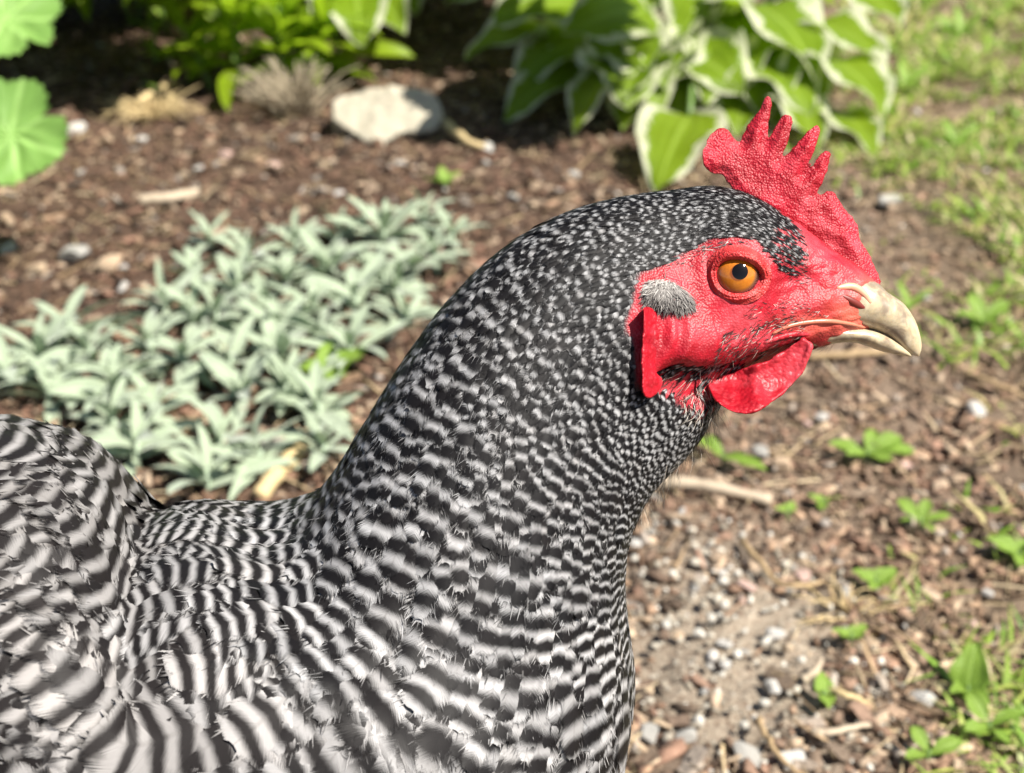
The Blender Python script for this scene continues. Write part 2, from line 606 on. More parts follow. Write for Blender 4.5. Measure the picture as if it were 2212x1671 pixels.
def stuff(name, parts, mat, parent):
    vs, fs, cs, k = [], [], [], 0
    for v, f, c in parts:
        vs.append(v)
        fs.append(f + k)
        cs.append(c)
        k += len(v)
    o = link(name, mesh_from(name, np.concatenate(vs), np.concatenate(fs), False, {"tint": np.concatenate(cs)}), mat, parent)
    o["kind"] = "stuff"
    return o


STRAWC = np.array([(0.40, 0.31, 0.18), (0.30, 0.21, 0.12), (0.18, 0.11, 0.07), (0.52, 0.42, 0.27)])
STRAWP = np.array([0.3, 0.3, 0.3, 0.1])
stuff("mulch", [
    chips(26000, 0.004, 0.016, (0.3, 0.9), (0.001, 0.0035), 0.35, "a"),
    chips(15000, 0.005, 0.022, (0.12, 0.45), (0.001, 0.004), 0.30, "b"),
    chips(14000, 0.002, 0.008, (0.3, 0.9), (0.001, 0.002), 0.35, "d"),
    chips(8000, 0.015, 0.050, (0.02, 0.06), (0.0006, 0.0014), 0.22, "c", pal=STRAWC, pp=STRAWP, lift=0.003),
], MAT['chip'], ground)

# the largest chips one by one, as pieces of the bed
chip_meshes = []
for k in range(8):
    bm = bmesh.new()
    bmesh.ops.create_cube(bm, size=1.0)
    bmesh.ops.subdivide_edges(bm, edges=[e for e in bm.edges if abs((e.verts[0].co - e.verts[1].co).x) > 0.5], cuts=2)
    L, Wd, T = 0.022, 0.022 * random.uniform(0.22, 0.6), random.uniform(0.002, 0.005)
    for v in bm.verts:
        e = 1 - 0.45 * (abs(v.co.x) > 0.4) * random.random()
        v.co = Vector((v.co.x * L, v.co.y * Wd * e, v.co.z * T)) + Vector((random.gauss(0, .0012), random.gauss(0, .0009), random.gauss(0, .0005)))
    me = bpy.data.meshes.new("wood_chip")
    bm.to_mesh(me)
    bm.free()
    me.materials.append(MAT['chip_o'])
    chip_meshes.append(me)
cx_, cy_ = scatter(900, 0.47, 1.9, 1.15, 0.10, 0.40)
kept = 0
for x, y in zip(cx_, cy_):
    px, py, _ = project(np.array([x, y, 0.0]))
    hidden = px < 1340 and py > 1050 - max(0, (px - 700)) * 1.1 + 0
    if not (-20 < px < 2230 and 100 < py < 1690) or hidden or kept >= 285:
        continue
    kept += 1
    o = link("wood_chip", random.choice(chip_meshes), None, ground)
    o.location = (x, y, float(ground_noise(x, y)) + random.uniform(0.003, 0.007))
    o.rotation_euler = (random.gauss(0, 0.25), random.gauss(0, 0.2), random.uniform(0, 6.28))
    s = random.uniform(0.45, 1.1) * (1 - .3 * float(dust_mask(np.array(x), np.array(y))))
    o.scale = (s, s, s)
    c = CHIP_COL[rng.choice(len(CHIP_COL), p=[.1, .16, .2, .17, .15, .1, .07, .05])] * random.uniform(0.8, 1.25)
    c = c + .35 * float(dust_mask(np.array(x), np.array(y))) * (np.array([.42, .32, .23]) - c)
    o["tint"] = [float(c[0]), float(c[1]), float(c[2])]


# --- pebbles
def pebble_mesh(name, sub=2, seed=0, angular=0.3, flat=0.6):
    bm = bmesh.new()
    bmesh.ops.create_icosphere(bm, subdivisions=sub, radius=1.0)
    rs = random.Random(seed)
    off = Vector((rs.uniform(0, 50), rs.uniform(0, 50), rs.uniform(0, 50)))
    cuts = [(Vector((rs.gauss(0, 1), rs.gauss(0, 1), rs.gauss(0, 1))).normalized(), rs.uniform(0.42, 0.78)) for _ in range(9)]
    el = rs.uniform(0.65, 0.95)
    for v in bm.verts:
        p = v.co.copy()
        for n_, d in cuts:
            k = p.dot(n_)
            if k > d:
                p -= n_ * (k - d) * (0.55 + angular)
        p *= 1 + 0.16 * mnoise.noise(v.co * 1.3 + off)
        v.co = Vector((p.x, p.y * el, p.z * flat))
    me = bpy.data.meshes.new(name)
    bm.to_mesh(me)
    bm.free()
    return me


def joined_pebbles(n, lo, hi, pal, where):
    protos = []
    for k in range(5):
        me = pebble_mesh("t", 1, 100 + k)
        pv = np.array([v.co[:] for v in me.vertices])
        pf = np.array([p.vertices[:] for p in me.polygons])
        bpy.data.meshes.remove(me)
        protos.append((pv, pf))
    vs, fs, cs, k = [], [], [], 0
    x, y = where(n)
    R = rotmats(n, 0.3)
    for i in range(n):
        pv, pf = protos[i % 5]
        r = lo + (hi - lo) * rng.random() ** 2.5
        v = (pv * r) @ R[i].T + np.array([x[i], y[i], float(ground_noise(x[i], y[i])) + r * 0.2 + 0.004])
        vs.append(v)
        fs.append(pf + k)
        c = pal[rng.integers(len(pal))] * rng.uniform(0.8, 1.15)
        cs.append(np.repeat(c[None], len(pv), 0))
        k += len(pv)
    return np.concatenate(vs), np.concatenate(fs), np.concatenate(cs)


def where_grit(n):
    a, r = rng.uniform(0, 6.28, n), np.sqrt(rng.uniform(0, 1, n)) * 1.1
    return 0.125 + 0.085 * r * np.cos(a), 0.58 + 0.14 * r * np.sin(a)


PALP = [np.array(c) for c in ((0.54, 0.51, 0.47), (0.42, 0.40, 0.36), (0.50, 0.39, 0.27), (0.48, 0.34, 0.28), (0.34, 0.30, 0.26))]
PALG = [np.array(c) for c in ((0.50, 0.46, 0.38), (0.40, 0.36, 0.29), (0.60, 0.57, 0.50), (0.30, 0.26, 0.20))]
stuff("gravel", [joined_pebbles(1300, 0.0015, 0.007, PALP, lambda n: scatter(n)), joined_pebbles(700, 0.0012, 0.005, PALG, where_grit)],
      MAT['chip'], ground)

peb = {}
for kk, mt in (("white", 'stone_white'), ("grey", 'stone_grey'), ("tan", 'stone_tan'), ("pink", 'stone_pink')):
    peb[kk] = []
    for s_ in range(3):
        me = pebble_mesh(kk + "_pebble", 3, s_ * 7 + len(kk), 0.35)
        me.materials.append(MAT[mt])
        peb[kk].append(me)

# x, y, radius in the photograph, colour, label
PEB = [
    (730, 423, 16, "white", "small round white pebble just above the silvery leaf mat"),
    (782, 403, 15, "tan", "small tan pebble beside the round white one above the silvery mat"),
    (592, 362, 21, "pink", "pinkish pebble on dark mulch left of the flat rock"),
    (488, 340, 19, "pink", "flat pinkish pebble between the dry grass tuft and the silvery mat"),
    (430, 368, 14, "white", "pale pebble on dark mulch left of the pinkish pebbles"),
    (1055, 326, 22, "white", "oval cream pebble under the dead leaf stalk right of the flat rock"),
    (866, 358, 15, "grey", "little grey pebble below the flat pale rock"),
    (165, 286, 24, "white", "whitish pebble right of the lower round green leaf"),
    (235, 305, 17, "tan", "buff pebble between round green leaf and dry grass tuft"),
    (305, 305, 15, "white", "small white pebble under the dry grass tuft"),
    (175, 375, 14, "grey", "grey pebble just below the lower round green leaf"),
    (168, 558, 42, "grey", "large angular grey stone left of the silvery mat"),
    (240, 580, 40, "tan", "large tan stone lying against the grey stone by the silvery mat"),
    (85, 592, 34, "tan", "flat tan stone at the left, next to the grey and tan pair"),
    (18, 480, 26, "tan", "yellowish stone at the left edge below the green leaf"),
    (20, 545, 24, "grey", "grey stone at the left edge level with the grey and tan pair"),
    (265, 625, 17, "white", "pale pebble touching the silvery mat's left edge"),
    (1110, 430, 17, "grey", "grey pebble on mulch above the hen's neck"),
    (1240, 382, 16, "white", "white pebble on mulch above the hen's crown, below the hosta"),
    (1160, 405, 18, "tan", "tan pebble on mulch between flat rock and hosta leaf"),
    (1474, 1113, 18, "white", "small white pebble right of the hen's throat below the pale stick"),
    (1368, 1183, 20, "white", "white pebble touching the outline of the hen's breast"),
    (1690, 1010, 34, "tan", "chunky tan stone at the right end above the pale stick"),
    (1636, 985, 30, "grey", "pale grey stone beside the chunky tan stone"),
    (2100, 890, 32, "white", "large white angular pebble right of the hen's beak on bare mulch"),
    (1955, 1010, 22, "pink", "rosy pebble right of the leafy weed at beak height"),
    (1920, 440, 30, "white", "white stone on bare ground right of the comb"),
    (1995, 645, 20, "grey", "grey pebble on the mulch right of the hen's forehead"),
    (2140, 520, 22, "tan", "buff pebble on thin lawn at right"),
    (1672, 1490, 24, "white", "white rounded stone above the cluster of gravel"),
    (1772, 905, 19, "white", "pale pebble on mulch below the wattle"),
    (1745, 920, 15, "pink", "small rosy pebble below the wattle beside a pale one"),
    (1395, 1592, 36, "grey", "grey white stone beside the hen's lower breast"),
    (1480, 1600, 30, "grey", "lumpy grey stone right of the one at the lower breast"),
    (1608, 1635, 42, "grey", "broad grey stone at the bottom edge right of the hen"),
    (1708, 1650, 40, "white", "big pale white stone cut by the bottom edge"),
    (1640, 1560, 18, "tan", "tan pebble above the broad grey stone at the bottom"),
    (1672, 1375, 25, "white", "round white stone in the middle of the mulch right of the hen"),
    (1567, 1395, 22, "white", "white pebble between the gritty patch and the round white stone"),
    (1570, 1440, 18, "white", "small white pebble just below another at the gritty patch"),
    (1605, 1410, 15, "grey", "grey pebble beside the white pair at the gritty patch"),
    (1735, 1250, 24, "pink", "pinkish stone framed by the curved root"),
    (1500, 1275, 16, "grey", "grey pebble on dark soil right of the hen's breast"),
    (1610, 1270, 26, "pink", "long pinkish stone left of the curved root"),
    (1860, 1215, 22, "tan", "tan stone above the curved root's right end"),
    (1990, 1520, 34, "white", "long flat white stone near the heart leaved weed"),
    (2110, 1555, 30, "pink", "pale rosy stone below the heart leaved weed"),
    (2135, 1285, 16, "white", "white pebble at the right among small weeds"),
    (2065, 1040, 20, "tan", "buff pebble right of the leafy weed"),
    (1780, 1480, 18, "grey", "small grey pebble right of the round white stone, lower down"),
    (1560, 1240, 13, "white", "tiny white pebble under the pale stick's middle"),
    (1465, 1380, 17, "tan", "tan pebble in the gritty patch"),
    (1520, 1500, 18, "grey", "grey pebble at the lower end of the gritty patch"),
]
for i, (px, py, r, kind, lab) in enumerate(PEB):
    p = G(px, py, 0.004)
    d = np.linalg.norm(p - CAM)
    R_ = r * d / F * 0.92
    o = thing(kind + "_pebble" if r < 30 else kind + "_stone", lab, "pebble" if r < 30 else "stone", group="stones lying on the mulch",
              me=peb[kind][i % 3], loc=(p[0], p[1], p[2] + R_ * 0.30))
    o.scale = (R_, R_, R_ * random.uniform(.75, 1.05))
    o.rotation_euler = (random.gauss(0, .2), random.gauss(0, .2), random.uniform(0, 6.28))


# ================================================================== small debris
def tube(points, radii, sides=7, caps=True):
    pts = [Vector(p) for p in points]
    n = len(pts)
    vs, fs = [], []
    ref = Vector((0.13, 0.21, 1)).normalized()
    for i, p in enumerate(pts):
        t = (pts[min(i + 1, n - 1)] - pts[max(i - 1, 0)]).normalized()
        a = t.cross(ref)
        if a.length < 1e-4:
            a = t.cross(Vector((1, 0, 0)))
        a.normalize()
        b = t.cross(a)
        r = radii[i] if hasattr(radii, '__len__') else radii
        for k in range(sides):
            th = 2 * math.pi * k / sides
            vs.append(p + (a * math.cos(th) + b * math.sin(th)) * r)
    for i in range(n - 1):
        for k in range(sides):
            k2 = (k + 1) % sides
            fs.append((i * sides + k, i * sides + k2, (i + 1) * sides + k2, (i + 1) * sides + k))
    if caps:
        fs.append(tuple(range(sides))[::-1])
        fs.append(tuple((n - 1) * sides + k for k in range(sides)))
    return vs, fs


def join(*parts):
    vs, fs, k = [], [], 0
    for v, f in parts:
        vs += [tuple(x) for x in v]
        fs += [tuple(i + k for i in q) for q in f]
        k += len(v)
    return vs, fs


def catmull(pts, n):
    P = [np.array(p, float) for p in pts]
    P = [2 * P[0] - P[1]] + P + [2 * P[-1] - P[-2]]
    out = []
    m = len(P) - 3
    for j in range(n):
        u = j / (n - 1) * m
        i = min(int(u), m - 1)
        t = u - i
        a, b, c, d = P[i:i + 4]
        out.append(0.5 * (2 * b + (c - a) * t + (2 * a - 5 * b + 4 * c - d) * t * t + (3 * b - a - 3 * c + d) * t ** 3))
    return out


def debris(name, label, cat, pix, rad, mat, z=0.008, group=None, wob=0.0, n=16, taper=0.5):
    pts = [G(x, y, z + (h if h else 0)) for x, y, h in pix]
    c = np.mean(pts, 0)
    cr = catmull([p - c for p in pts], n)
    cr = [p + rng.normal(0, wob, 3) for p in cr]
    rr = [rad * (1 - (1 - taper) * i / (n - 1)) * random.uniform(.9, 1.1) for i in range(n)]
    v, f = tube(cr, rr, 8)
    return thing(name, label, cat, c, group, mesh_from(name, [tuple(q) for q in v], f, True), mat)


debris("pale_stick", "pale weathered stick lying on the mulch right of the hen's throat", "stick", [(1370, 1038, 0), (1480, 1045, .002), (1580, 1062, .002), (1668, 1085, 0)], 0.0046, MAT['stick'], wob=0.0004, taper=0.8)
debris("straw_stalk", "tan straw stalk lying behind the hen's beak", "straw", [(1745, 772, 0), (1830, 766, .003), (1915, 758, 0)], 0.0030, MAT['root'], wob=0.0003, taper=0.9)
debris("dark_twig", "thin dark twig at the right edge level with the wattle", "twig", [(2085, 808, 0), (2140, 826, .004), (2225, 862, 0)], 0.0032, MAT['root'], wob=0.0005)
debris("curved_root", "curving tan root strand on the mulch right of the hen's breast", "root", [(1600, 1170, 0), (1645, 1215, .004), (1668, 1252, .002), (1720, 1268, .004), (1780, 1256, 0), (1800, 1290, 0)], 0.0022, MAT['root'], wob=0.0004)
debris("long_root", "thin brown root running down the mulch by the white stones", "root", [(1640, 1555, 0), (1660, 1600, .003), (1700, 1650, .002), (1760, 1690, 0)], 0.0018, MAT['root'], wob=0.0005)
debris("pale_splinter", "pale pointed splinter of wood on the mulch below the curved root", "splinter", [(1735, 1470, 0), (1762, 1450, .004), (1775, 1425, .004)], 0.0030, MAT['stick'], taper=0.4)
debris("mulch_stick", "straight buff stick on dark mulch above the silvery mat", "stick", [(302, 434, 0), (365, 428, .003), (425, 418, 0)], 0.0062, MAT['stick'], wob=0.0004, taper=0.9)
debris("flower_stalk", "dry straw coloured stalk lying among the silvery leaves behind the hen's back", "stalk", [(560, 1075, 0), (600, 1020, .004), (655, 965, 0)], 0.0064, MAT['straw'], wob=0.0003, taper=0.9)
debris("dead_leaf_stalk", "yellowish dead leaf stalk right of the flat rock", "stalk", [(965, 268, .006), (1010, 305, .006), (1050, 318, 0)], 0.006, MAT['straw'], wob=0.0006)
debris("tan_twig", "tan twig leaning out of the dry grass tuft", "twig", [(300, 222, .012), (340, 195, .02), (382, 175, .014)], 0.0055, MAT['straw'], wob=0.0006)
debris("pale_twig", "short pale twig on the mulch near the small round weed", "twig", [(1755, 1585, 0), (1800, 1580, .003), (1880, 1565, 0)], 0.0026, MAT['stick'], wob=0.0003)
debris("bleached_twig", "bleached broken twig on the mulch left of the long flat white stone", "twig", [(1770, 1485, 0), (1830, 1500, .004), (1880, 1520, 0)], 0.0024, MAT['straw'], wob=0.0006)


def tuft(name, label, cat, px, py, n, h, spread, rad, mat, flat=0.3):
    c = G(px, py, 0)
    parts = []
    for _ in range(n):
        a = random.uniform(0, 6.28)
        r = random.uniform(0.1, 1) * spread
        p0 = Vector((math.cos(a) * r * .4, math.sin(a) * r * .4, random.uniform(0, .006)))
        a2 = a + random.gauss(0, 0.9)
        d = Vector((math.cos(a2), math.sin(a2), 0))
        hh = h * random.uniform(.3, 1)
        p1 = p0 + d * r * .6 + Vector((0, 0, hh * .7))
        p2 = p0 + d * r * 1.1 + Vector((0, 0, hh * (flat if random.random() < .6 else 1)))
        parts.append(tube(catmull([p0, p1, p2], 6), [rad, rad, rad * .9, rad * .8, rad * .6, rad * .3], 4))
    v, f = join(*parts)
    return thing(name, label, cat, c, None, mesh_from(name, v, f, True), mat)


tuft("dry_grass_tuft", "clump of dry straw coloured grass on mulch left of the flat rock", "dry grass", 330, 255, 130, 0.030, 0.055, 0.0011, MAT['straw'])
tuft("dead_stem_clump", "clump of upright grey dead stems between green plant and flat rock", "dead stems", 640, 250, 120, 0.075, 0.060, 0.0013, MAT['greystem'], flat=0.9)
tuft("dry_grass_wisp", "thin wisp of dry grass on mulch below the curved root", "dry grass", 1825, 1330, 34, 0.012, 0.030, 0.0006, MAT['straw'])


# --- flat pale rock
def remesh_solid(name, verts, faces, voxel, smooth_it=6):
    me = bpy.data.meshes.new(name + "_raw")
    me.from_pydata([tuple(v) for v in verts], [], faces)
    me.update()
    bm = bmesh.new()
    bm.from_mesh(me)
    bmesh.ops.triangulate(bm, faces=bm.faces[:])
    bmesh.ops.recalc_face_normals(bm, faces=bm.faces[:])
    bm.to_mesh(me)
    bm.free()
    o = bpy.data.objects.new(name + "_raw", me)
    COL.objects.link(o)
    md = o.modifiers.new("r", 'REMESH')
    md.mode = 'VOXEL'
    md.voxel_size = voxel
    ms = o.modifiers.new("s", 'SMOOTH')
    ms.iterations = smooth_it
    ms.factor = 0.5
    dg = bpy.context.evaluated_depsgraph_get()
    out = bpy.data.meshes.new_from_object(o.evaluated_get(dg))
    out.name = name
    bpy.data.objects.remove(o)
    bpy.data.meshes.remove(me)
    return out


def get_co(me):
    a = np.zeros(len(me.vertices) * 3, np.float32)
    me.vertices.foreach_get("co", a)
    return a.reshape(-1, 3).astype(float)


def set_co(me, co):
    me.vertices.foreach_set("co", co.astype(np.float32).ravel())
    me.update()


def get_no(me):
    a = np.zeros(len(me.vertices) * 3, np.float32)
    me.vertices.foreach_get("normal", a)
    return a.reshape(-1, 3).astype(float)


def noise_arr(P, scale, octv=3):
    out = np.zeros(len(P))
    for i, p in enumerate(P):
        out[i] = mnoise.fractal(Vector(p) * scale, 1.0, 2.0, octv)
    return out


rock_px = [(715, 222), (735, 200), (780, 190), (830, 186), (880, 190), (935, 205), (957, 228), (955, 258), (938, 280), (905, 285), (872, 284), (852, 296), (820, 314), (785, 304), (750, 280), (722, 258)]
base_r = G(820, 318, 0)
Yb = base_r[1]
front, back = [], []
for x, y in rock_px:
    t = (318 - y) / 128.0
    p = AT(x, y, Yb + 0.075 * t)
    front.append(p)
    back.append(p + np.array([0.0, 0.055, -0.045]))
n_ = len(front)
rv = front + back
rf = [tuple(range(n_)), tuple(range(2 * n_ - 1, n_ - 1, -1))] + [(i, (i + 1) % n_, n_ + (i + 1) % n_, n_ + i) for i in range(n_)]
rme = remesh_solid("flat_rock", rv, rf, 0.003, 1)
co = get_co(rme)
nn = noise_arr(co, 22, 4)
co += get_no(rme) * (0.007 * nn + 0.006 * np.array([mnoise.cell(Vector(p_) * 26) for p_ in co]) * 0.35)[:, None]
cr = co.mean(0)
set_co(rme, co - cr)
for p in rme.polygons:
    p.use_smooth = True
thing("flat_rock", "large flat pale rock left of the hosta, its right end in shade", "rock", cr, me=rme, mat=MAT['rock'])


# ================================================================== leaves and plants
def leaf_geo(L, Wd, nl=10, nw=6, profile='ovate', fold=0.25, arch=0.3, wave=0.0, seed=0, tipcurl=0.0, cup=0.0):
    """leaf along +X from the origin, arching up then down, face up (+Z)"""
    rs = random.Random(seed)
    vs, uv, fs = [], [], []
    ph = rs.uniform(0, 6.28)
    ang0 = arch
    x = z = 0.0
    for i in range(nl + 1):
        t = i / nl
        if profile == 'ovate':
            w = (math.sin(math.pi * min(1, t ** 0.62)) ** 0.75) * (1 - 0.25 * t)
        elif profile == 'lance':
            w = max(0.0, math.sin(math.pi * (0.04 + 0.96 * t ** 0.95))) ** 0.65
        elif profile == 'spoon':
            w = 0.25 + 0.75 * math.sin(math.pi * min(1, max(0, (t - 0.1) / 0.9)) ** 1.2) if t < 0.98 else 0.1
        else:
            w = math.sin(math.pi * t) ** 0.6
        w = max(w, 0.02) * Wd / 2
        a = ang0 - 2 * arch * t - tipcurl * max(0, t - .55) ** 1.5
        if i:
            x += math.cos(a) * L / nl
            z += math.sin(a) * L / nl
        for j in range(nw + 1):
            s = j / nw * 2 - 1
            wv = wave * Wd * abs(s) ** 2 * math.sin(t * 13 + ph + (1.3 if s > 0 else 0))
            hz = fold * w * abs(s) ** 1.3 + wv - cup * w * s * s
            vs.append((x - math.sin(a) * hz, s * w * math.cos(0.4 * fold), z + math.cos(a) * hz))
            uv.append((j / nw, t))
    for i in range(nl):
        for j in range(nw):
            k = i * (nw + 1) + j
            fs.append((k, k + nw + 1, k + nw + 2, k + 1))
    return np.array(vs), np.array(fs), np.array(uv)


def frame_to(base, tip, upv=(0, 0, 1), roll=0.0):
    """matrix taking +X to base->tip with +Z near upv"""
    b, t = Vector(base), Vector(tip)
    x = (t - b).normalized()
    u = Vector(upv)
    y = u.cross(x)
    if y.length < 1e-3:
        y = Vector((0, 1, 0)).cross(x)
    y.normalize()
    z = x.cross(y)
    M = Matrix((x, y, z)).transposed().to_4x4()
    M = M @ Matrix.Rotation(roll, 4, 'X')
    M.translation = b
    return M


def place_leaf(root, name, me, M):
    o = link(name, me, None, root)
    o.matrix_local = Matrix.Translation(-Vector(root.location)) @ M
    return o


# --- hostas
def hosta(label, centre, leaves, group):
    root = thing("hosta", label, "hosta", centre, group)
    for i, L in enumerate(leaves):
        (bx, by, bY), (tx, ty, tY), wd = L[:3]
        roll = L[3] if len(L) > 3 else random.gauss(0, .2)
        arch = L[4] if len(L) > 4 else 0.45
        b, t = AT(bx, by, bY), AT(tx, ty, tY)
        b[2], t[2] = max(b[2], 0.02), max(t[2], 0.006)
        d = np.linalg.norm(t - b)
        v, f, uv = leaf_geo(d * 1.12, wd * 1.38, 16, 10, 'ovate', 0.22, arch, 0.075, i * 3 + int(centre[0] * 100), tipcurl=L[5] if len(L) > 5 else 0.25)
        v[:, 0] *= d / max(v[-1, 0], 1e-4) if v[-1, 0] > d * .5 else 1
        me = mesh_from("leaf", v, f, True, uv=uv)
        me.materials.append(MAT['hosta'])
        place_leaf(root, "leaf", me, frame_to(b, t, (0, -0.35, 1), roll))
        c = Vector(centre)
        p0 = c + Vector((random.gauss(0, .015), random.gauss(0, .015), 0))
        mid = (p0 + Vector(b)) / 2 + Vector((0, 0, 0.04))
        sv, sf = tube(catmull([p0 - c, mid - c, Vector(b) - c], 8), 0.0035, 6)
        sm = mesh_from("leaf_stalk", [tuple(q) for q in sv], sf, True)
        link("leaf_stalk", sm, MAT['stem'], root)
    return root


HC = (0.26, 1.86, 0.0)
H1 = [
    ((1265, 15, 1.78), (1050, 45, 1.72), .085, -.2), ((1300, -20, 1.9), (1090, -15, 1.85), .11),
    ((1395, 25, 1.74), (1215, 72, 1.62), .095, -.45, .35), ((1480, 75, 1.70), (1405, 150, 1.60), .062, .5),
    ((1535, 92, 1.70), (1527, 217, 1.56), .075, 0, .25), ((1580, 20, 1.78), (1762, 160, 1.58), .115, -.25, .55),
    ((1560, 5, 1.80), (1470, 80, 1.68), .10, .2), ((1715, 60, 1.74), (1912, 138, 1.62), .085, -.2, .5),
    ((1770, 130, 1.66), (1910, 240, 1.52), .085, -.2, .4), ((1600, 95, 1.70), (1655, 240, 1.57), .13, 0, .35),
    ((1345, 165, 1.63), (1235, 288, 1.52), .058, .3, .7), ((1390, 180, 1.66), (1345, 275, 1.56), .075, 0),
    ((1490, 250, 1.50), (1418, 412, 1.335), .080, .1, .2), ((1690, 215, 1.60), (1765, 335, 1.49), .060, -.2),
    ((1805, 250, 1.57), (1895, 345, 1.46), .05, 0), ((1790, -25, 1.85), (1945, 50, 1.72), .095, -.1),
    ((1270, 90, 1.74), (1100, 195, 1.64), .075, 0), ((1280, 150, 1.70), (1080, 295, 1.60), .070, 0),
    ((1180, 70, 1.76), (1008, 120, 1.67), .055, 0), ((1660, 20, 1.82), (1730, 90, 1.70), .09, 0),
    ((1420, 10, 1.85), (1330, 40, 1.75), .10, 0), ((1440, 150, 1.68), (1480, 260, 1.58), .10, 0),
    ((1620, 190, 1.66), (1590, 300, 1.55), .085, 0), ((1560, 200, 1.68), (1700, 290, 1.58), .09, 0),
    ((1340, 60, 1.80), (1170, 150, 1.70), .10, 0), ((1700, 120, 1.74), (1770, 220, 1.62), .09, 0),
    ((1640, -40, 1.95), (1800, -30, 1.80), .12, 0), ((1450, -50, 1.95), (1360, -20, 1.82), .12, 0),
    ((1550, -80, 2.0), (1560, -10, 1.86), .13, 0), ((1300, -70, 2.0), (1150, -60, 1.95), .12, 0),
    ((1200, -30, 1.95), (960, -5, 1.88), .09, 0), ((1500, -160, 2.0), (1300, -170, 2.0), .13, 0), ((1600, -170, 2.05), (1800, -150, 2.0), .13, 0),
]
for _ in range(16):
    bx_, by_ = random.uniform(1330, 1700), random.uniform(0, 170)
    tx2, ty2 = bx_ + random.uniform(-130, 130), by_ + random.uniform(60, 130)
    yy = 1.80 - by_ * .0011
    H1.append(((bx_, by_, yy), (tx2, ty2, yy - .10), random.uniform(.06, .10), random.gauss(0, .4), random.uniform(.3, .7), random.uniform(.1, .8)))
hosta("big hosta with cream edged green leaves behind the hen's head", HC, H1, "hostas")
H2 = [
    ((770, -50, 1.86), (685, 62, 1.75), .095, -.3), ((800, -45, 1.86), (868, 62, 1.74), .09, .3), ((770, -30, 1.83), (785, 100, 1.70), .09, .1),
    ((820, -60, 2.05), (900, 20, 1.95), .09, 0), ((740, -80, 2.1), (640, -10, 2.0), .09, 0), ((800, -120, 2.1), (930, -60, 2.0), .10, 0),
    ((800, -140, 2.2), (700, -160, 2.1), .1, 0),
]
hosta("second hosta with white edged leaves, cut by the top edge above the flat rock", (-0.28, 2.12, 0.0), H2, "hostas")

# --- silvery mat
sil_meshes = []
for k in range(10):
    v, f, uv = leaf_geo(1.0, random.uniform(0.17, 0.26), 9, 4, 'lance', 0.35, random.uniform(0.15, 0.5), 0.02, k, tipcurl=random.uniform(-.2, .5))
    me = mesh_from("leaf", v, f, True, uv=uv)
    me.materials.append(MAT['silver'])
    sil_meshes.append(me)
sv, sf = tube([(0, 0, -0.01), (0.001, 0, 0.02)], 0.002, 6)
sil_stem = mesh_from("stem", [tuple(q) for q in sv], sf, True)
sil_stem.materials.append(MAT['sstem'])
SIL = [(455, 530), (540, 570), (640, 545), (735, 520), (830, 520), (915, 480), (975, 520), (430, 610), (520, 640), (620, 620), (710, 600), (800, 600),
       (890, 590), (360, 670), (470, 700), (580, 700), (680, 690), (770, 670), (860, 640), (330, 760), (200, 780), (90, 790), (20, 830), (170, 850),
       (280, 840), (400, 790), (500, 800), (600, 790), (700, 740), (110, 870), (250, 930), (340, 900), (660, 880), (690, 905), (480, 980), (620, 860),
       (450, 1050), (700, 990), (565, 1010), (300, 990), (760, 780), (940, 560), (880, 700), (830, 620), (150, 730), (420, 700), (610, 730), (250, 860), (530, 870)]
ROWS = [(0, 560, "farthest row of the pale leaf mat"), (560, 645, "second row from the mat's far edge"), (645, 735, "third row from the mat's far edge"), (735, 815, "fourth row from the mat's far edge"),
        (815, 885, "fifth row from the mat's far edge"), (885, 970, "second row of the mat beyond the hen's back"), (970, 2000, "row of the mat nearest the hen's back")]
ORD = ["leftmost", "second", "third", "fourth", "fifth", "sixth", "seventh", "eighth", "ninth", "tenth"]
for i, (px, py) in enumerate(SIL):
    c = G(px, py + 18, 0.0)
    lo_, hi_, rn_ = next(q for q in ROWS if q[0] <= py < q[1])
    k_ = sorted(q[0] for q in SIL if lo_ <= q[1] < hi_).index(px)
    lab = "silvery rosette, " + ORD[k_] + ("" if k_ == 0 else " from left") + ", " + rn_
    r = thing("silver_rosette", lab, "silver plant", c, "silvery rosettes of the pale leaf mat")
    link("stem", sil_stem, None, r)
    nl = random.randint(10, 16)
    size = random.uniform(0.8, 1.12) * (0.8 if py < 520 else 1)
    for k in range(nl):
        ring = k / nl
        az = k * 2.399 + random.gauss(0, .25)
        el = 0.06 + 0.85 * ring ** 1.3 + random.gauss(0, .26)
        L = (0.055 - 0.022 * ring) * size * random.uniform(.6, 1.25)
        o = link("leaf", random.choice(sil_meshes), None, r)
        o.location = (0, 0, 0.005 + 0.016 * ring)
        o.rotation_euler = (random.gauss(0, .3), -el, az)
        o.scale = (L, L * random.uniform(.85, 1.2), L)

# --- green plants
gr_meshes = []
for k in range(8):
    v, f, uv = leaf_geo(1.0, random.uniform(0.19, 0.27), 9, 4, 'lance', 0.3, random.uniform(0.15, 0.5), 0.03, 50 + k, tipcurl=random.uniform(0, .9))
    me = mesh_from("leaf", v, f, True, uv=uv)
    me.materials.append(MAT['green'])
    gr_meshes.append(me)


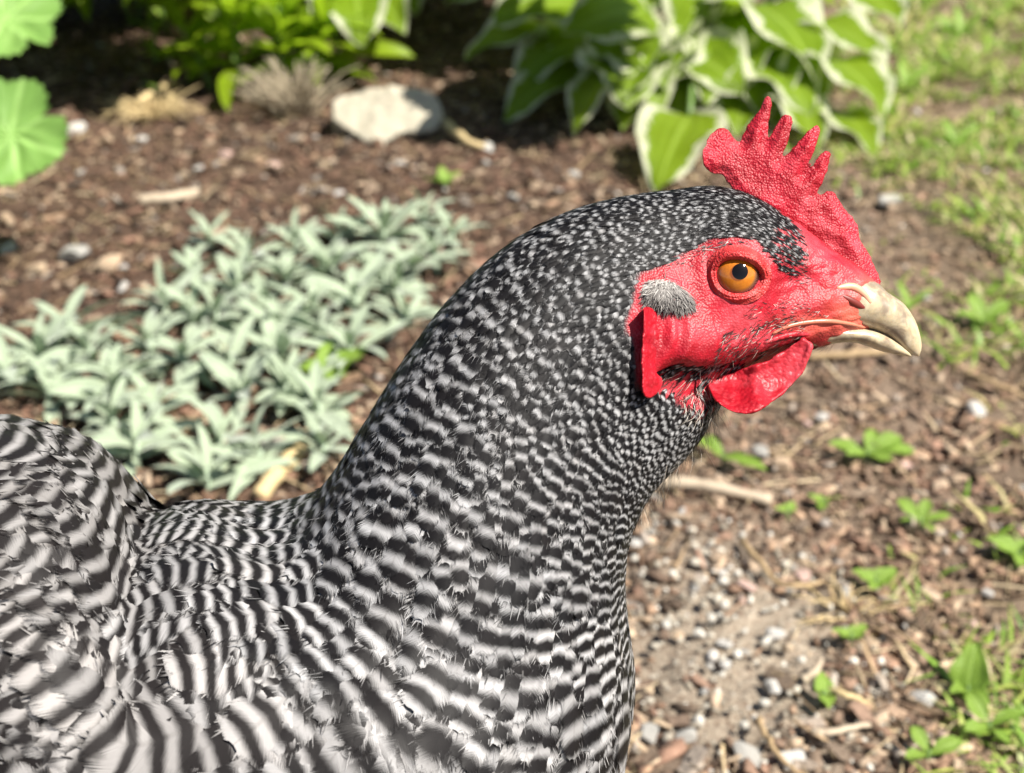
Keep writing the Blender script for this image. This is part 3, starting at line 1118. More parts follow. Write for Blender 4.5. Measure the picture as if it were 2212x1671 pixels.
def shoot_plant(label, px, py, shoots, cat="leafy plant", name="leafy_plant"):
    c = G(px, py, 0)
    root = thing(name, label, cat, c, "green leafy plants at the back of the bed")
    for dx, dy, h, lean, nl, Ls in shoots:
        p0 = Vector((dx, dy, 0))
        p1 = Vector((dx + lean * h * .5, dy - 0.08 * h, h * .55))
        p2 = Vector((dx + lean * h, dy - .25 * h, h))
        cr = catmull([p0, p1, p2], 9)
        tv, tf = tube(cr, [0.0032 - 0.0016 * i / 8 for i in range(9)], 6)
        link("stem", mesh_from("stem", [tuple(q) for q in tv], tf, True), MAT['stem'], root)
        for k in range(nl):
            t = 0.18 + 0.82 * (k / nl) ** .8
            q = cr[min(8, int(t * 8))]
            az = k * 2.399 + random.gauss(0, .3)
            el = 0.10 + 0.95 * max(0, t - .3) + random.gauss(0, .2)
            L = Ls * (1.35 - .35 * t) * random.uniform(.8, 1.2)
            o = link("leaf", random.choice(gr_meshes), None, root)
            o.location = tuple(q)
            o.rotation_euler = (random.gauss(0, .3), -el, az)
            o.scale = (L, L, L)
    return root


shoot_plant("bright green leafy plant with narrow leaves left of the flat rock", 545, 195,
            [(-.055, .00, .09, -.3, 16, .070), (-.01, -.02, .13, .0, 20, .082), (.04, -.01, .12, .1, 18, .080), (.085, .0, .10, .3, 16, .070),
             (-.03, .06, .17, -.15, 18, .085), (.05, .06, .19, .1, 18, .085), (.02, .12, .22, 0, 16, .085), (.1, .08, .18, .2, 16, .08)])
shoot_plant("shaded green plant at the top left beside the bright narrow leaved plant", 330, 150,
            [(0, .02, .07, .1, 7, .045), (-.03, .22, .19, -.1, 16, .07), (.08, .26, .21, 0, 16, .075), (.16, .28, .22, .1, 16, .075), (-.1, .28, .2, -.2, 14, .07)])
shoot_plant("dark green leafy plant standing far back at the top left", 230, 60,
            [(0, .1, .22, .1, 18, .09), (.1, .15, .26, 0, 18, .09), (-.1, .12, .24, -.1, 18, .09), (.2, .2, .28, .1, 18, .09), (.05, .0, .18, .3, 14, .07)])


# --- foliage added mostly above the frame to cast shade on the bed
def shade_bush(label, centre, boxes, n, size):
    root = thing("shade_bush", label, "shade_bush", centre, "bushes added to shade the back of the bed")
    c = np.array(centre)
    for k in range(7):
        a, r = k * 0.9, random.uniform(.1, .3)
        top = Vector((random.uniform(-.45, .45), random.uniform(-.2, .2), random.uniform(.35, .55)))
        tv, tf = tube(catmull([(top.x * .3, top.y * .3, -.01), top * .55, top], 8), [.009, .008, .007, .006, .005, .004, .003, .002], 6)
        link("branch", mesh_from("branch", [tuple(q) for q in tv], tf, True), MAT['root'], root)
    lv, lf, luv = leaf_geo(1.0, .45, 5, 2, 'ovate', .2, .35, 0)
    V, Fq, U, k = [], [], [], 0
    for i in range(n):
        b = boxes[i % len(boxes)]
        p = Vector((random.uniform(b[0], b[1]), random.uniform(b[2], b[3]), random.uniform(b[4], b[5])))
        M = (Matrix.Rotation(random.uniform(0, 6.28), 3, 'Z') @ Matrix.Rotation(random.gauss(.25, .4), 3, 'Y') @ Matrix.Rotation(random.gauss(0, .5), 3, 'X'))
        V.append(lv * size * random.uniform(.7, 1.3) @ np.array(M).T + np.array(p) - c)
        Fq.append(lf + k)
        U.append(luv)
        k += len(lv)
    o = link("crown", mesh_from("crown", np.concatenate(V), np.concatenate(Fq), True, uv=np.concatenate(U)), MAT['green'], root)
    o["kind"] = "stuff"


shade_bush("leafy bush added at the top left, mostly out of view, to shade the soil", (-0.55, 2.25, 0.0),
      [(-1.15, -.38, 1.78, 2.35, .22, .55), (-1.15, -.30, 2.12, 2.5, .05, .5), (-.36, -.05, 2.1, 2.5, .22, .6), (-.86, -.36, 1.58, 1.88, .20, .36)], 4800, .08)  # most leaf boxes hang out of view, added to shade the soil
shade_bush("leafy bush added above and behind the hostas, mostly out of view, for shade", (0.0, 2.55, 0.0),
      [(-.22, .32, 2.02, 2.5, .24, .55), (-.25, .55, 2.3, 2.6, .02, .5), (-.03, .13, 1.80, 2.1, .20, .36), (.09, .19, 1.46, 1.62, .245, .30)], 2600, .075)  # leaf boxes added for shade; the last hangs unseen before the hosta


# --- big round scalloped leaves at the left
def round_leaf(R, lobes, seed, cup=0.18):
    rs = random.Random(seed)
    na, nr = 140, 9
    vs, uv, fs = [(0, 0, 0)], [(0.5, 0.0)], []
    ph = rs.uniform(0, 6.28)
    for i in range(1, nr + 1):
        t = i / nr
        for k in range(na):
            a = 2 * math.pi * k / na
            sc = 0.93 + 0.13 * abs(math.sin(a * lobes / 2 + ph)) ** .6 * t ** 3 + 0.035 * math.sin(5 * a + 2 * ph) * t + .04 * math.sin(3 * a + ph) * t - 0.075 * abs(math.sin(a * 17 + ph)) * (t > .95)
            notch = 1 - 0.30 * math.exp(-((a - math.pi) / .12) ** 2) * t
            r = R * t * sc * notch
            z = cup * R * t * t + 0.035 * R * t * math.sin(a * lobes + ph) + .02 * R * math.sin(9 * a + 8 * t)
            vs.append((r * math.cos(a), r * math.sin(a), z))
            uv.append((0.5 + 0.5 * ((a * lobes / 6.283) % 1.0 - .5) * t, t))
    for k in range(na):
        fs.append((0, 1 + k, 1 + (k + 1) % na))
    for i in range(nr - 1):
        for k in range(na):
            a0 = 1 + i * na + k
            a1 = 1 + i * na + (k + 1) % na
            fs.append((a0, a0 + na, a1 + na, a1))
    return vs, fs, uv


mc = G(-110, 470, 0)
mal = thing("mallow_plant", "broad round leaved green plant cut by the left edge", "leafy plant", mc)
for i, (px, py, Y, R, nrm, rot) in enumerate([(10, 40, 1.26, .052, (.25, -.55, .8), 0.4), (22, 292, 1.16, .052, (.1, -.75, .65), 2.0), (-190, 160, 1.2, .065, (0, -.4, .9), 1),
                                              (-190, 360, 1.1, .06, (-.2, -.4, .9), 3), (-60, -130, 1.4, .065, (0, -.4, .9), 4), (-60, 225, 1.36, .045, (0.1, -.3, .95), 5)]):
    p = AT(px, py, Y)
    v, f, uv = round_leaf(R, 7, i)
    me = mesh_from("leaf", v, f, True, uv=uv)
    me.materials.append(MAT['mallow'])
    q = Vector(nrm).normalized().to_track_quat('Z', 'X').to_matrix().to_4x4() @ Matrix.Rotation(rot, 4, 'Z')
    q.translation = Vector(p)
    place_leaf(mal, "leaf", me, q)
    d = Vector(p) - Vector(mc)
    tv, tf = tube(catmull([(0, 0, 0), d * .5 + Vector((0, 0, .03)), d - Vector(nrm).normalized() * .001], 8), 0.003, 6)
    link("leaf_stalk", mesh_from("leaf_stalk", [tuple(x) for x in tv], tf, True), MAT['stem'], mal)

# --- weeds on the right
wd_meshes = {}
for pn in ('ovate', 'spoon', 'lance'):
    wd_meshes[pn] = []
    for k in range(3):
        v, f, uv = leaf_geo(1.0, {'ovate': .85, 'spoon': .5, 'lance': .3}[pn], 8, 6, pn, 0.25, 0.3, 0.05, 80 + k)
        me = mesh_from("leaf", v, f, True, uv=uv)
        me.materials.append(MAT['weed'])
        wd_meshes[pn].append(me)
WEEDS = [
    (1870, 1005, [(2.9, .028, .2), (0.4, .03, .3), (1.2, .022, .5), (-.8, .02, .2), (3.6, .02, .3), (0, .034, .1)], 'spoon', "leafy green weed on the mulch right of the wattle"),
    (1560, 1010, [(2.6, .034, .3), (-.7, .036, .1), (2.2, .02, .6)], 'lance', "narrow leaved weed just right of the hen's throat feathers"),
    (1775, 1112, [(0.3, .014, .2), (2.6, .012, .3), (4.4, .012, .2)], 'ovate', "tiny dark green seedling above the curved root"),
    (1985, 1155, [(0, .02, .3), (2.2, .022, .4), (3.4, .016, .3), (1.1, .018, .6), (5, .014, .2)], 'spoon', "small green weed below the leafy one at the right"),
    (1888, 1285, [(.5, .017, .3), (2.7, .016, .3), (4.2, .012, .2)], 'ovate', "dark green round leaved seedling right of the curved root"),
    (2085, 1520, [(1.2, .027, .9), (3.6, .014, .3), (5.2, .016, .2)], 'ovate', "weed with one big heart shaped leaf at lower right"),
    (1775, 1530, [(1.5, .014, .4), (4.7, .013, .2)], 'ovate', "two leaved seedling on mulch right of the white rounded stone"),
    (2195, 1225, [(2.8, .022, .4), (.5, .02, .3), (4.4, .018, .2)], 'ovate', "pale green weed at the right edge above the heart leaved one"),
    (2130, 1600, [(.2, .02, .4), (2, .02, .5), (3.6, .018, .3), (5, .016, .2)], 'spoon', "bushy little weed below the heart leaved weed"),
    (2000, 1660, [(.2, .018, .4), (2, .016, .5), (3.6, .016, .3)], 'spoon', "yellow green weed at the bottom edge on the right"),
    (1700, 570 + 560, [(1, .010, .3), (3.2, .010, .3)], 'ovate', "tiny seedling just right of the pale stick's end"),
    (1835, 1405, [(.6, .013, .3), (2.9, .012, .3)], 'ovate', "small seedling beside the wisp of dry grass"),
    (1950, 210, [(0.4, .05, .7), (1.6, .05, .8), (2.6, .045, .6), (5, .03, .4), (3.6, .04, .5)], 'lance', "leafy green weed on the thin lawn right of the hosta"),
    (2070, 100, [(0.4, .06, .8), (1.6, .06, .9), (2.6, .055, .7), (5, .04, .5), (3.6, .05, .6)], 'lance', "yellow green weed far back on the thin lawn"),
    (1960, 690, [(0.4, .03, .6), (1.9, .03, .7), (3.3, .03, .5)], 'lance', "small weed on the mulch right of the forehead"),
    (2060, 330, [(0.4, .04, .6), (1.9, .04, .7), (3.3, .04, .5)], 'lance', "small weed on the thin lawn level with the comb"),
    (2120, 720, [(0.4, .03, .6), (1.9, .03, .7), (3.3, .025, .5), (5, .02, .4)], 'spoon', "spreading weed on the thin lawn right of the beak"),
    (345, 220 - 8, [(0.3, .03, .3), (2.9, .028, .4)], 'ovate', "lone green seedling by the dry grass tuft"),
    (720, 830, [(0.4, .035, .5), (1.9, .03, .6), (3.3, .03, .3), (4.8, .03, .3)], 'ovate', "yellow green weed among the silvery leaves beside the neck"),
    (960, 415, [(0.4, .024, .5), (1.9, .022, .9), (3.3, .024, .3)], 'ovate', "plain green weed at the far tip of the silvery mat"),
]
for px, py, lv, pn, lab in WEEDS:
    c = G(px, py, 0.0)
    r = thing("weed", lab, "weed", c, "weeds sprouting on the bed")
    tv, tf = tube([(0, 0, -.003), (0, 0, .012)], .0009, 5)
    link("stem", mesh_from("stem", [tuple(q) for q in tv], tf, True), MAT['stem'], r)
    for k, (az, L, el) in enumerate(lv):
        o = link("leaf", wd_meshes[pn][k % 3], None, r)
        o.location = (0, 0, .009)
        o.rotation_euler = (random.gauss(0, .25), -el, az)
        o.scale = (L, L, L)


# --- thin grass
def grass(n):
    x = rng.uniform(0.2, 1.25, n * 6)
    y = 0.45 * (2.9 / 0.45) ** rng.uniform(0, 1, n * 6)
    clump = 0.5 + 0.5 * np.sin(14 * x + 5 * np.sin(9 * y)) * np.sin(11 * y + 3 * np.sin(13 * x))
    keep = rng.uniform(0, 1, n * 6) < lawn_mask(x, y) * smoothstep(clump, .3, .75) * 1.3 * (0.75 + 0.25 * smoothstep(y, 0.7, 1.7)) * 1.3
    x, y = x[keep][:n], y[keep][:n]
    n = len(x)
    h = rng.uniform(0.003, 0.016, n) * (0.6 + 0.6 * y / 1.5)
    a = rng.uniform(0, 6.28, n)
    lean = rng.uniform(0.8, 3.5, n) * h
    w = rng.uniform(0.0007, 0.0028, n) * (0.7 + .4 * y)
    d = np.stack([np.cos(a), np.sin(a), 0 * a], -1)
    s = np.stack([-np.sin(a), np.cos(a), 0 * a], -1)
    b = np.stack([x, y, ground_noise(x, y) + 0.001], -1)
    up = np.array([0, 0, 1.0])
    m = b + d * (lean * .35)[:, None] + up * (h * .7)[:, None]
    t = b + d * lean[:, None] + up * h[:, None]
    v = np.stack([b - s * w[:, None], b + s * w[:, None], m + s * w[:, None] * .8, m - s * w[:, None] * .8, t + s * w[:, None] * .1, t - s * w[:, None] * .1], 1)
    f = np.concatenate([np.array([[0, 1, 2, 3], [3, 2, 4, 5]])[None] + (np.arange(n) * 6)[:, None, None]]).reshape(-1, 4)
    pal = np.array([(0.18, 0.32, 0.03), (0.26, 0.38, 0.05), (0.34, 0.40, 0.08), (0.46, 0.40, 0.18), (0.54, 0.46, 0.27)])
    c = pal[rng.choice(5, n, p=[.3, .28, .17, .15, .10])] * rng.uniform(.8, 1.2, (n, 1))
    me = mesh_from("grass", v.reshape(-1, 3), f, False, {"tint": np.repeat(c, 6, 0)})
    o = link("grass", me, MAT['grass'])
    o["kind"] = "stuff"
    o["label"] = "thin patchy grass on the right of the bed"
    return o


grass(22000)

# ================================================================== HEN
D0 = 0.34


def Dsag(x, y):
    """distance of the hen's middle plane along a sight line: it recedes downwards and comes nearer towards the tail"""
    x, y = np.asarray(x, float), np.asarray(y, float)
    q = D0 / F
    dv = np.where(y < 600, 0.05 * (y - 600), 0.05 * (y - 600)) + 0.22 * np.maximum(y - 950, 0) ** 1.0 * smoothstep(y, 900, 1400)
    du = 1500 - x
    yaw = -0.13 * np.maximum(du, 0)
    return D0 + q * (dv + yaw)


KEYS = np.array([  # top x, top y, bottom x, bottom y, half width mm, power
    (1908, 640, 1868, 716, 4.0), (1862, 585, 1800, 742, 7.5), (1790, 535, 1720, 768, 10.5), (1715, 482, 1640, 800, 13.2), (1635, 432, 1575, 845, 14.8),
    (1545, 406, 1540, 895, 15.5), (1440, 416, 1500, 955, 16.5), (1330, 432, 1462, 1000, 18), (1220, 465, 1425, 1035, 19.5), (1110, 525, 1398, 1065, 21),
    (1020, 602, 1378, 1095, 23), (950, 680, 1360, 1130, 25), (882, 775, 1347, 1165, 27.5), (827, 865, 1338, 1205, 30), (777, 952, 1336, 1245, 33),
    (738, 1022, 1338, 1290, 37), (676, 1110, 1345, 1350, 42), (620, 1148, 1347, 1430, 48), (562, 1160, 1335, 1530, 54), (505, 1152, 1305, 1680, 60),
    (450, 1140, 1225, 1900, 65), (395, 1134, 1075, 2110, 69), (342, 1146, 850, 2260, 72), (290, 1158, 600, 2340, 74), (230, 1068, 350, 2360, 73),
    (140, 985, 100, 2330, 69), (0, 938, -150, 2240, 61), (-150, 925, -350, 2050, 50), (-300, 905, -480, 1750, 38), (-450, 925, -560, 1400, 24), (-560, 965, -610, 1150, 9)], float)
NK = len(KEYS)
per = [12] * 2 + [16] * 4 + [12] * 2 + [9] * 10 + [7] * (NK - 1 - 18)
kk = [0.0]
for i, p in enumerate(per):
    kk += list(i + (np.arange(p) + 1) / p)
KS = np.array(kk)                      # key coordinate of each ring
NS = len(KS)
NT = 144


def cspline(vals, ks):
    P = np.concatenate([[2 * vals[0] - vals[1]], vals, [2 * vals[-1] - vals[-2]]])
    i = np.minimum(ks.astype(int), len(vals) - 2)
    t = ks - i
    a, b, c, d = P[i], P[i + 1], P[i + 2], P[i + 3]
    return 0.5 * (2 * b + (c - a) * t + (2 * a - 5 * b + 4 * c - d) * t * t + (3 * b - a - 3 * c + d) * t ** 3)


tx, ty, bx, by, hw = [cspline(KEYS[:, j], KS) for j in range(5)]
hw = hw / 1000.0
TH = np.arange(NT) * 2 * math.pi / NT
Tp = W(tx, ty, Dsag(tx, ty))
Bp = W(bx, by, Dsag(bx, by))
mx_, my_ = (tx + bx) / 2, (ty + by) / 2
e_ = 2.0
nx_ = W(mx_ + e_, my_, Dsag(mx_ + e_, my_)) - W(mx_ - e_, my_, Dsag(mx_ - e_, my_))
ny_ = W(mx_, my_ + e_, Dsag(mx_, my_ + e_)) - W(mx_, my_ - e_, Dsag(mx_, my_ - e_))
LAT = np.cross(nx_, ny_)
LAT /= np.linalg.norm(LAT, axis=1, keepdims=True)
LAT[np.einsum('ij,j->i', LAT, FWD) > 0] *= -1        # towards the viewer's side
for _ in range(8):
    LAT[1:-1] = (LAT[:-2] + LAT[1:-1] * 2 + LAT[2:]) / 4
LAT /= np.linalg.norm(LAT, axis=1, keepdims=True)
C_ = (Tp + Bp) / 2
E_ = (Tp - Bp) / 2
ct, st = np.cos(TH), np.sin(TH)
shp = np.sign(st) * np.abs(st) ** 0.85
P = C_[:, None] + E_[:, None] * ct[None, :, None] + LAT[:, None] * (hw[:, None] * shp[None])[..., None]


def poly_mask(px, py, poly, soft=6.0):
    """1 inside the polygon, falling to 0 over a few pixels outside"""
    poly = np.array(poly, float)
    inside = np.zeros(px.shape, bool)
    dist = np.full(px.shape, 1e9)
    n = len(poly)
    for i in range(n):
        x0, y0 = poly[i]
        x1, y1 = poly[(i + 1) % n]
        c = ((y0 > py) != (y1 > py))
        xi = (x1 - x0) * (py - y0) / (y1 - y0 + 1e-9) + x0
        inside ^= c & (px < xi)
        dx, dy = x1 - x0, y1 - y0
        t = np.clip(((px - x0) * dx + (py - y0) * dy) / (dx * dx + dy * dy + 1e-9), 0, 1)
        dist = np.minimum(dist, np.hypot(px - x0 - t * dx, py - y0 - t * dy))
    sd = np.where(inside, dist, -dist)
    return smoothstep(sd, -soft, soft), sd


def Z1(pts):
    return [(x * 0.4501 + 1283, y * 0.4501 + 177) for x, y in pts]


FACE = Z1([(205, 960), (235, 915), (300, 890), (380, 855), (430, 825), (500, 785), (590, 752), (680, 748), (770, 765), (840, 800), (890, 850), (930, 905), (990, 925),
           (1020, 900), (1035, 830), (1010, 740), (960, 690), (900, 640), (840, 600), (980, 540), (1500, 850), (1550, 1330), (1180, 1290), (1060, 1290), (1000, 1270), (900, 1290),
           (760, 1325), (640, 1362), (500, 1368), (380, 1350), (330, 1400), (290, 1480), (240, 1500), (205, 1440), (190, 1250), (150, 1180), (190, 1060)])
THROAT = Z1([(430, 1545), (560, 1470), (640, 1480), (640, 1560), (540, 1625), (440, 1600)])
JAW = Z1([(300, 1400), (380, 1350), (500, 1368), (640, 1362), (760, 1325), (900, 1290), (1010, 1265), (1080, 1290), (1050, 1330), (900, 1400), (700, 1480), (500, 1560), (330, 1520)])

# masks read on the near side, mirrored to the far side
pxn, pyn, _ = project(P.reshape(-1, 3))
pxn, pyn = pxn.reshape(NS, NT), pyn.reshape(NS, NT)
near = np.arange(NT) <= NT // 2
mir = (-np.arange(NT)) % NT
src = np.where(near, np.arange(NT), mir)
PX, PY = pxn[:, src], pyn[:, src]
HEADM = (KS < 9.5)[:, None]
face, face_sd = poly_mask(PX, PY, FACE, 5)
face = face * HEADM
face_sd = np.where(HEADM, face_sd, -999)
thr, thr_sd = poly_mask(PX, PY, THROAT, 10)
jaw, _ = poly_mask(PX, PY, JAW, 14)
jaw = jaw * HEADM
face_all = np.maximum(face, thr * HEADM * 0.8)
face_all = np.maximum(face_all, jaw * 0.92)
cap_tip, _ = poly_mask(PX, PY, Z1([(880, 700), (1020, 740), (1050, 900), (1000, 940), (930, 905), (860, 800)]), 14)
cap_tip = cap_tip * HEADM
face_all = np.maximum(face_all, cap_tip * 0.9)


def gauss(cx, cy, sx, sy, ang=0.0):
    c, s = math.cos(ang), math.sin(ang)
    dx, dy = PX - cx, PY - cy
    u, v = c * dx + s * dy, -s * dx + c * dy
    return np.exp(-(u / sx) ** 2 - (v / sy) ** 2) * HEADM


side = np.abs(st)[None, :] ** 0.5
disp = np.zeros((NS, NT))
disp += 0.0026 * gauss(1600, 600, 75, 72)                 # orbit
disp += 0.0032 * gauss(1500, 740, 110, 70, -0.15)         # cheek
disp -= 0.0022 * gauss(1720, 625, 55, 55)                 # lore
disp += 0.0012 * gauss(1600, 505, 110, 22, -0.1)          # brow
disp += 0.0014 * gauss(1760, 660, 70, 40)
disp += 0.0020 * gauss(1440, 635, 52, 42)                 # ear
disp -= 0.0045 * jaw                                      # hollow under the jaw
disp += 0.0010 * gauss(1660, 735, 120, 14, -0.16)         # cheek fold above the jaw
disp *= side
# normals
def grid_normals(P):
    du = np.empty_like(P)
    du[1:-1] = P[2:] - P[:-2]
    du[0], du[-1] = P[1] - P[0], P[-1] - P[-2]
    dv = np.roll(P, -1, 1) - np.roll(P, 1, 1)
    n = np.cross(du, dv)
    n /= np.linalg.norm(n, axis=2, keepdims=True) + 1e-12
    c = P.mean(1, keepdims=True)
    if np.mean(np.einsum('ijk,ijk->ij', n, P - c)) < 0:
        n = -n
    return n


NRM = grid_normals(P)
P = P + NRM * disp[..., None]
# wrinkles of the bare skin
fi, fj = np.where(face > 0.02)
for i, j in zip(fi, fj):
    v = Vector(P[i, j])
    w1 = mnoise.noise(Vector((v.x * 330, v.y * 330, v.z * 700)))
    w2 = mnoise.noise(v * 1300)
    P[i, j] += NRM[i, j] * (0.00050 * w1 + 0.00014 * w2) * face[i, j]
# vertical folds behind the cheek
fold = np.sin((PX + 0.25 * (PY - 700)) / 6.0 + 1.5 * np.sin(PY / 31.0)) * np.exp(-((PX - 1445) / 42) ** 2 - ((PY - 735) / 62) ** 2) * HEADM
P = P + NRM * (0.0009 * fold * side)[..., None]
NRM = grid_normals(P)
BODY_P = P

foot_c = P[(np.abs(KS - 21.5)).argmin()].mean(0)
hen = thing("hen", "black and white barred hen with red comb and amber eye, in profile", "hen", (float(foot_c[0]), float(foot_c[1]), 0.0))
HEN_O = np.array(hen.location)

bi = (np.arange(NS - 1)[:, None] * NT + np.arange(NT)[None]).ravel()
bj = (np.arange(NS - 1)[:, None] * NT + (np.arange(NT)[None] + 1) % NT).ravel()
bf = [tuple(q) for q in np.stack([bi, bi + NT, bj + NT, bj], 1)]
bv = np.concatenate([P.reshape(-1, 3), P[0].mean(0)[None], P[-1].mean(0)[None]])
c0, c1 = NS * NT, NS * NT + 1
for j in range(NT):
    j2 = (j + 1) % NT
    bf.append((c0, j, j2))
    bf.append((c1, (NS - 1) * NT + j2, (NS - 1) * NT + j))
warm = np.maximum.reduce([gauss(1850, 690, 60, 60), 0.8 * gauss(1760, 700, 60, 22), 0.9 * gauss(1880, 640, 40, 40)])
fa = np.concatenate([face_all.ravel(), [1, 0]])
wa = np.concatenate([warm.ravel(), [0, 0]])
bme = mesh_from("body", bv - HEN_O, bf, True, {"face": fa, "warm": wa})
bm = bmesh.new()
bm.from_mesh(bme)
bmesh.ops.recalc_face_normals(bm, faces=bm.faces[:])
bm.to_mesh(bme)
bm.free()
body = link("body", bme, MAT['skin'], hen)
BVH = BVHTree.FromPolygons([tuple(v) for v in bv], bf)


def hit(px, py):
    d = RIGHT * ((px - PW / 2) / F) + UP * ((PH / 2 - py) / F) + FWD
    d = Vector(d).normalized()
    loc, nor, idx, dist = BVH.ray_cast(Vector(CAM), d, 2.0)
    if loc is None:
        return None, None
    if nor.dot(d) > 0:
        nor = -nor
    return np.array(loc), np.array(nor)


def ring(arr_k):
    return int(np.abs(KS - arr_k).argmin())


# mirror in the middle plane of the head
HS = ring(4)
MP, MN = C_[HS], LAT[HS]


def mirror(p):
    return p - 2 * np.einsum('...i,i->...', p - MP, MN)[..., None] * MN


# ---- feathers -------------------------------------------------------
dS = np.zeros((NS, NT))
dS[1:] = np.linalg.norm(P[1:] - P[:-1], axis=2)
kx = np.array([0, 3, 5, 7, 10, 12, 14, 16, 18, 20, 22, 30])
periods = np.interp(KS, kx, np.array([2.6, 2.7, 3.0, 3.5, 4.3, 5.2, 6.1, 6.9, 7.6, 8.0, 8.2, 8.4]) / 1000)
PHI = np.cumsum(dS / periods[:, None], 0)
# the rows of bars run round the neck and, lower down, sag across the flank and rise again towards the breast
fph = np.cumsum(np.interp(KS, [0, 11, 13, 17, 19, 21.5, 24, 30], [1.05, 1.1, 1.3, 1.25, .84, .66, .86, .92]) * dS[:, NT // 4] / periods)
sag = np.interp(KS, [9, 12, 14, 17, 20, 24], [0, 0.3, 1.0, 2.4, 3.2, 3.0])
rise = np.interp(KS, [10, 13, 15, 17, 20], [0, 0.8, 2.2, 3.6, 5.0])
deg = np.degrees(np.where(TH > math.pi, 2 * math.pi - TH, TH))
PHI = fph[:, None] - sag[:, None] * (np.abs(st)[None] ** 1.6) + rise[:, None] * smoothstep(deg, 95, 170)[None]
PHI += (0.40 * smoothstep(KS, 8, 13))[:, None] * np.array([mnoise.noise(Vector(p_) * 55) for p_ in P.reshape(-1, 3)]).reshape(NS, NT)
LENu = np.zeros((NS, NT))
LENu[:-1] = dS[1:]
LENu[-1] = LENu[-2]
LENu = np.maximum(LENu, 1e-5)
LENt = np.linalg.norm(np.roll(P, -1, 1) - np.roll(P, 1, 1), axis=2) / 2
LENt = np.maximum(LENt, 1e-5)


def samp(A, si, ti):
    si = np.clip(si, 0, NS - 1.001)
    i = si.astype(int)
    f = si - i
    ti = ti % NT
    j = ti.astype(int) % NT
    g = ti - np.floor(ti)
    j2 = (j + 1) % NT
    if A.ndim == 3:
        f, g = f[..., None], g[..., None]
    return (A[i, j] * (1 - f) * (1 - g) + A[i + 1, j] * f * (1 - g) + A[i, j2] * (1 - f) * g + A[i + 1, j2] * f * g)


spc = np.interp(KS, kx, np.array([.75, .78, .85, 1.05, 1.7, 2.4, 3.1, 4.0, 4.9, 5.6, 6.0, 6.4]) / 1000)
area = LENu * LENt
nexp = area / (spc[:, None] ** 2) * 1.25
pxn, pyn, _ = project(P.reshape(-1, 3))
pxn, pyn = pxn.reshape(NS, NT), pyn.reshape(NS, NT)
facing = np.einsum('ijk,ijk->ij', NRM, CAM - P) > -0.02
vis = facing & (pxn > -250) & (pxn < 2400) & (pyn < 1950)
nexp = nexp * np.where(vis, 1.0, 0.45)
nexp[-1] = 0
cnt = rng.poisson(nexp)
ri, rj = np.repeat(np.indices(cnt.shape).reshape(2, -1), cnt.ravel(), axis=1)
si = ri + rng.uniform(0, 1, len(ri))
ti = rj + rng.uniform(0, 1, len(rj))
fsd = samp(face_sd.astype(float), si, ti)
edge = np.abs(rng.normal(0, 9, len(si))) - 5
jm = samp(jaw, si, ti)
tm = np.maximum(samp(thr * HEADM, si, ti), samp(cap_tip, si, ti) * .75)
ok = (fsd + edge < 0) & (rng.uniform(0, 1, len(si)) > jm * 0.97) & (rng.uniform(0, 1, len(si)) > tm * 0.8)
si, ti = si[ok], ti[ok]
# thin out feathers that sit too close
pos = samp(P, si, ti)
kf = np.interp(si, np.arange(NS), KS)
sp = np.interp(kf, KS, spc)
order = rng.permutation(len(si))
grid, keep = {}, np.zeros(len(si), bool)
for q in order:
    r = sp[q] * 0.68
    cell = (int(pos[q, 0] / 0.006), int(pos[q, 1] / 0.006), int(pos[q, 2] / 0.006))
    okq = True
    pq = pos[q]
    for a in (-1, 0, 1):
        for b in (-1, 0, 1):
            for c in (-1, 0, 1):
                for m in grid.get((cell[0] + a, cell[1] + b, cell[2] + c), ()):
                    if (pos[m, 0] - pq[0]) ** 2 + (pos[m, 1] - pq[1]) ** 2 + (pos[m, 2] - pq[2]) ** 2 < r * r:
                        okq = False
                        break
                if not okq:
                    break
            if not okq:
                break
        if not okq:
            break
    if okq:
        keep[q] = True
        grid.setdefault(cell, []).append(q)
si, ti, kf, sp = si[keep], ti[keep], kf[keep], sp[keep]
NF = len(si)
print("FEATHERS", NF)


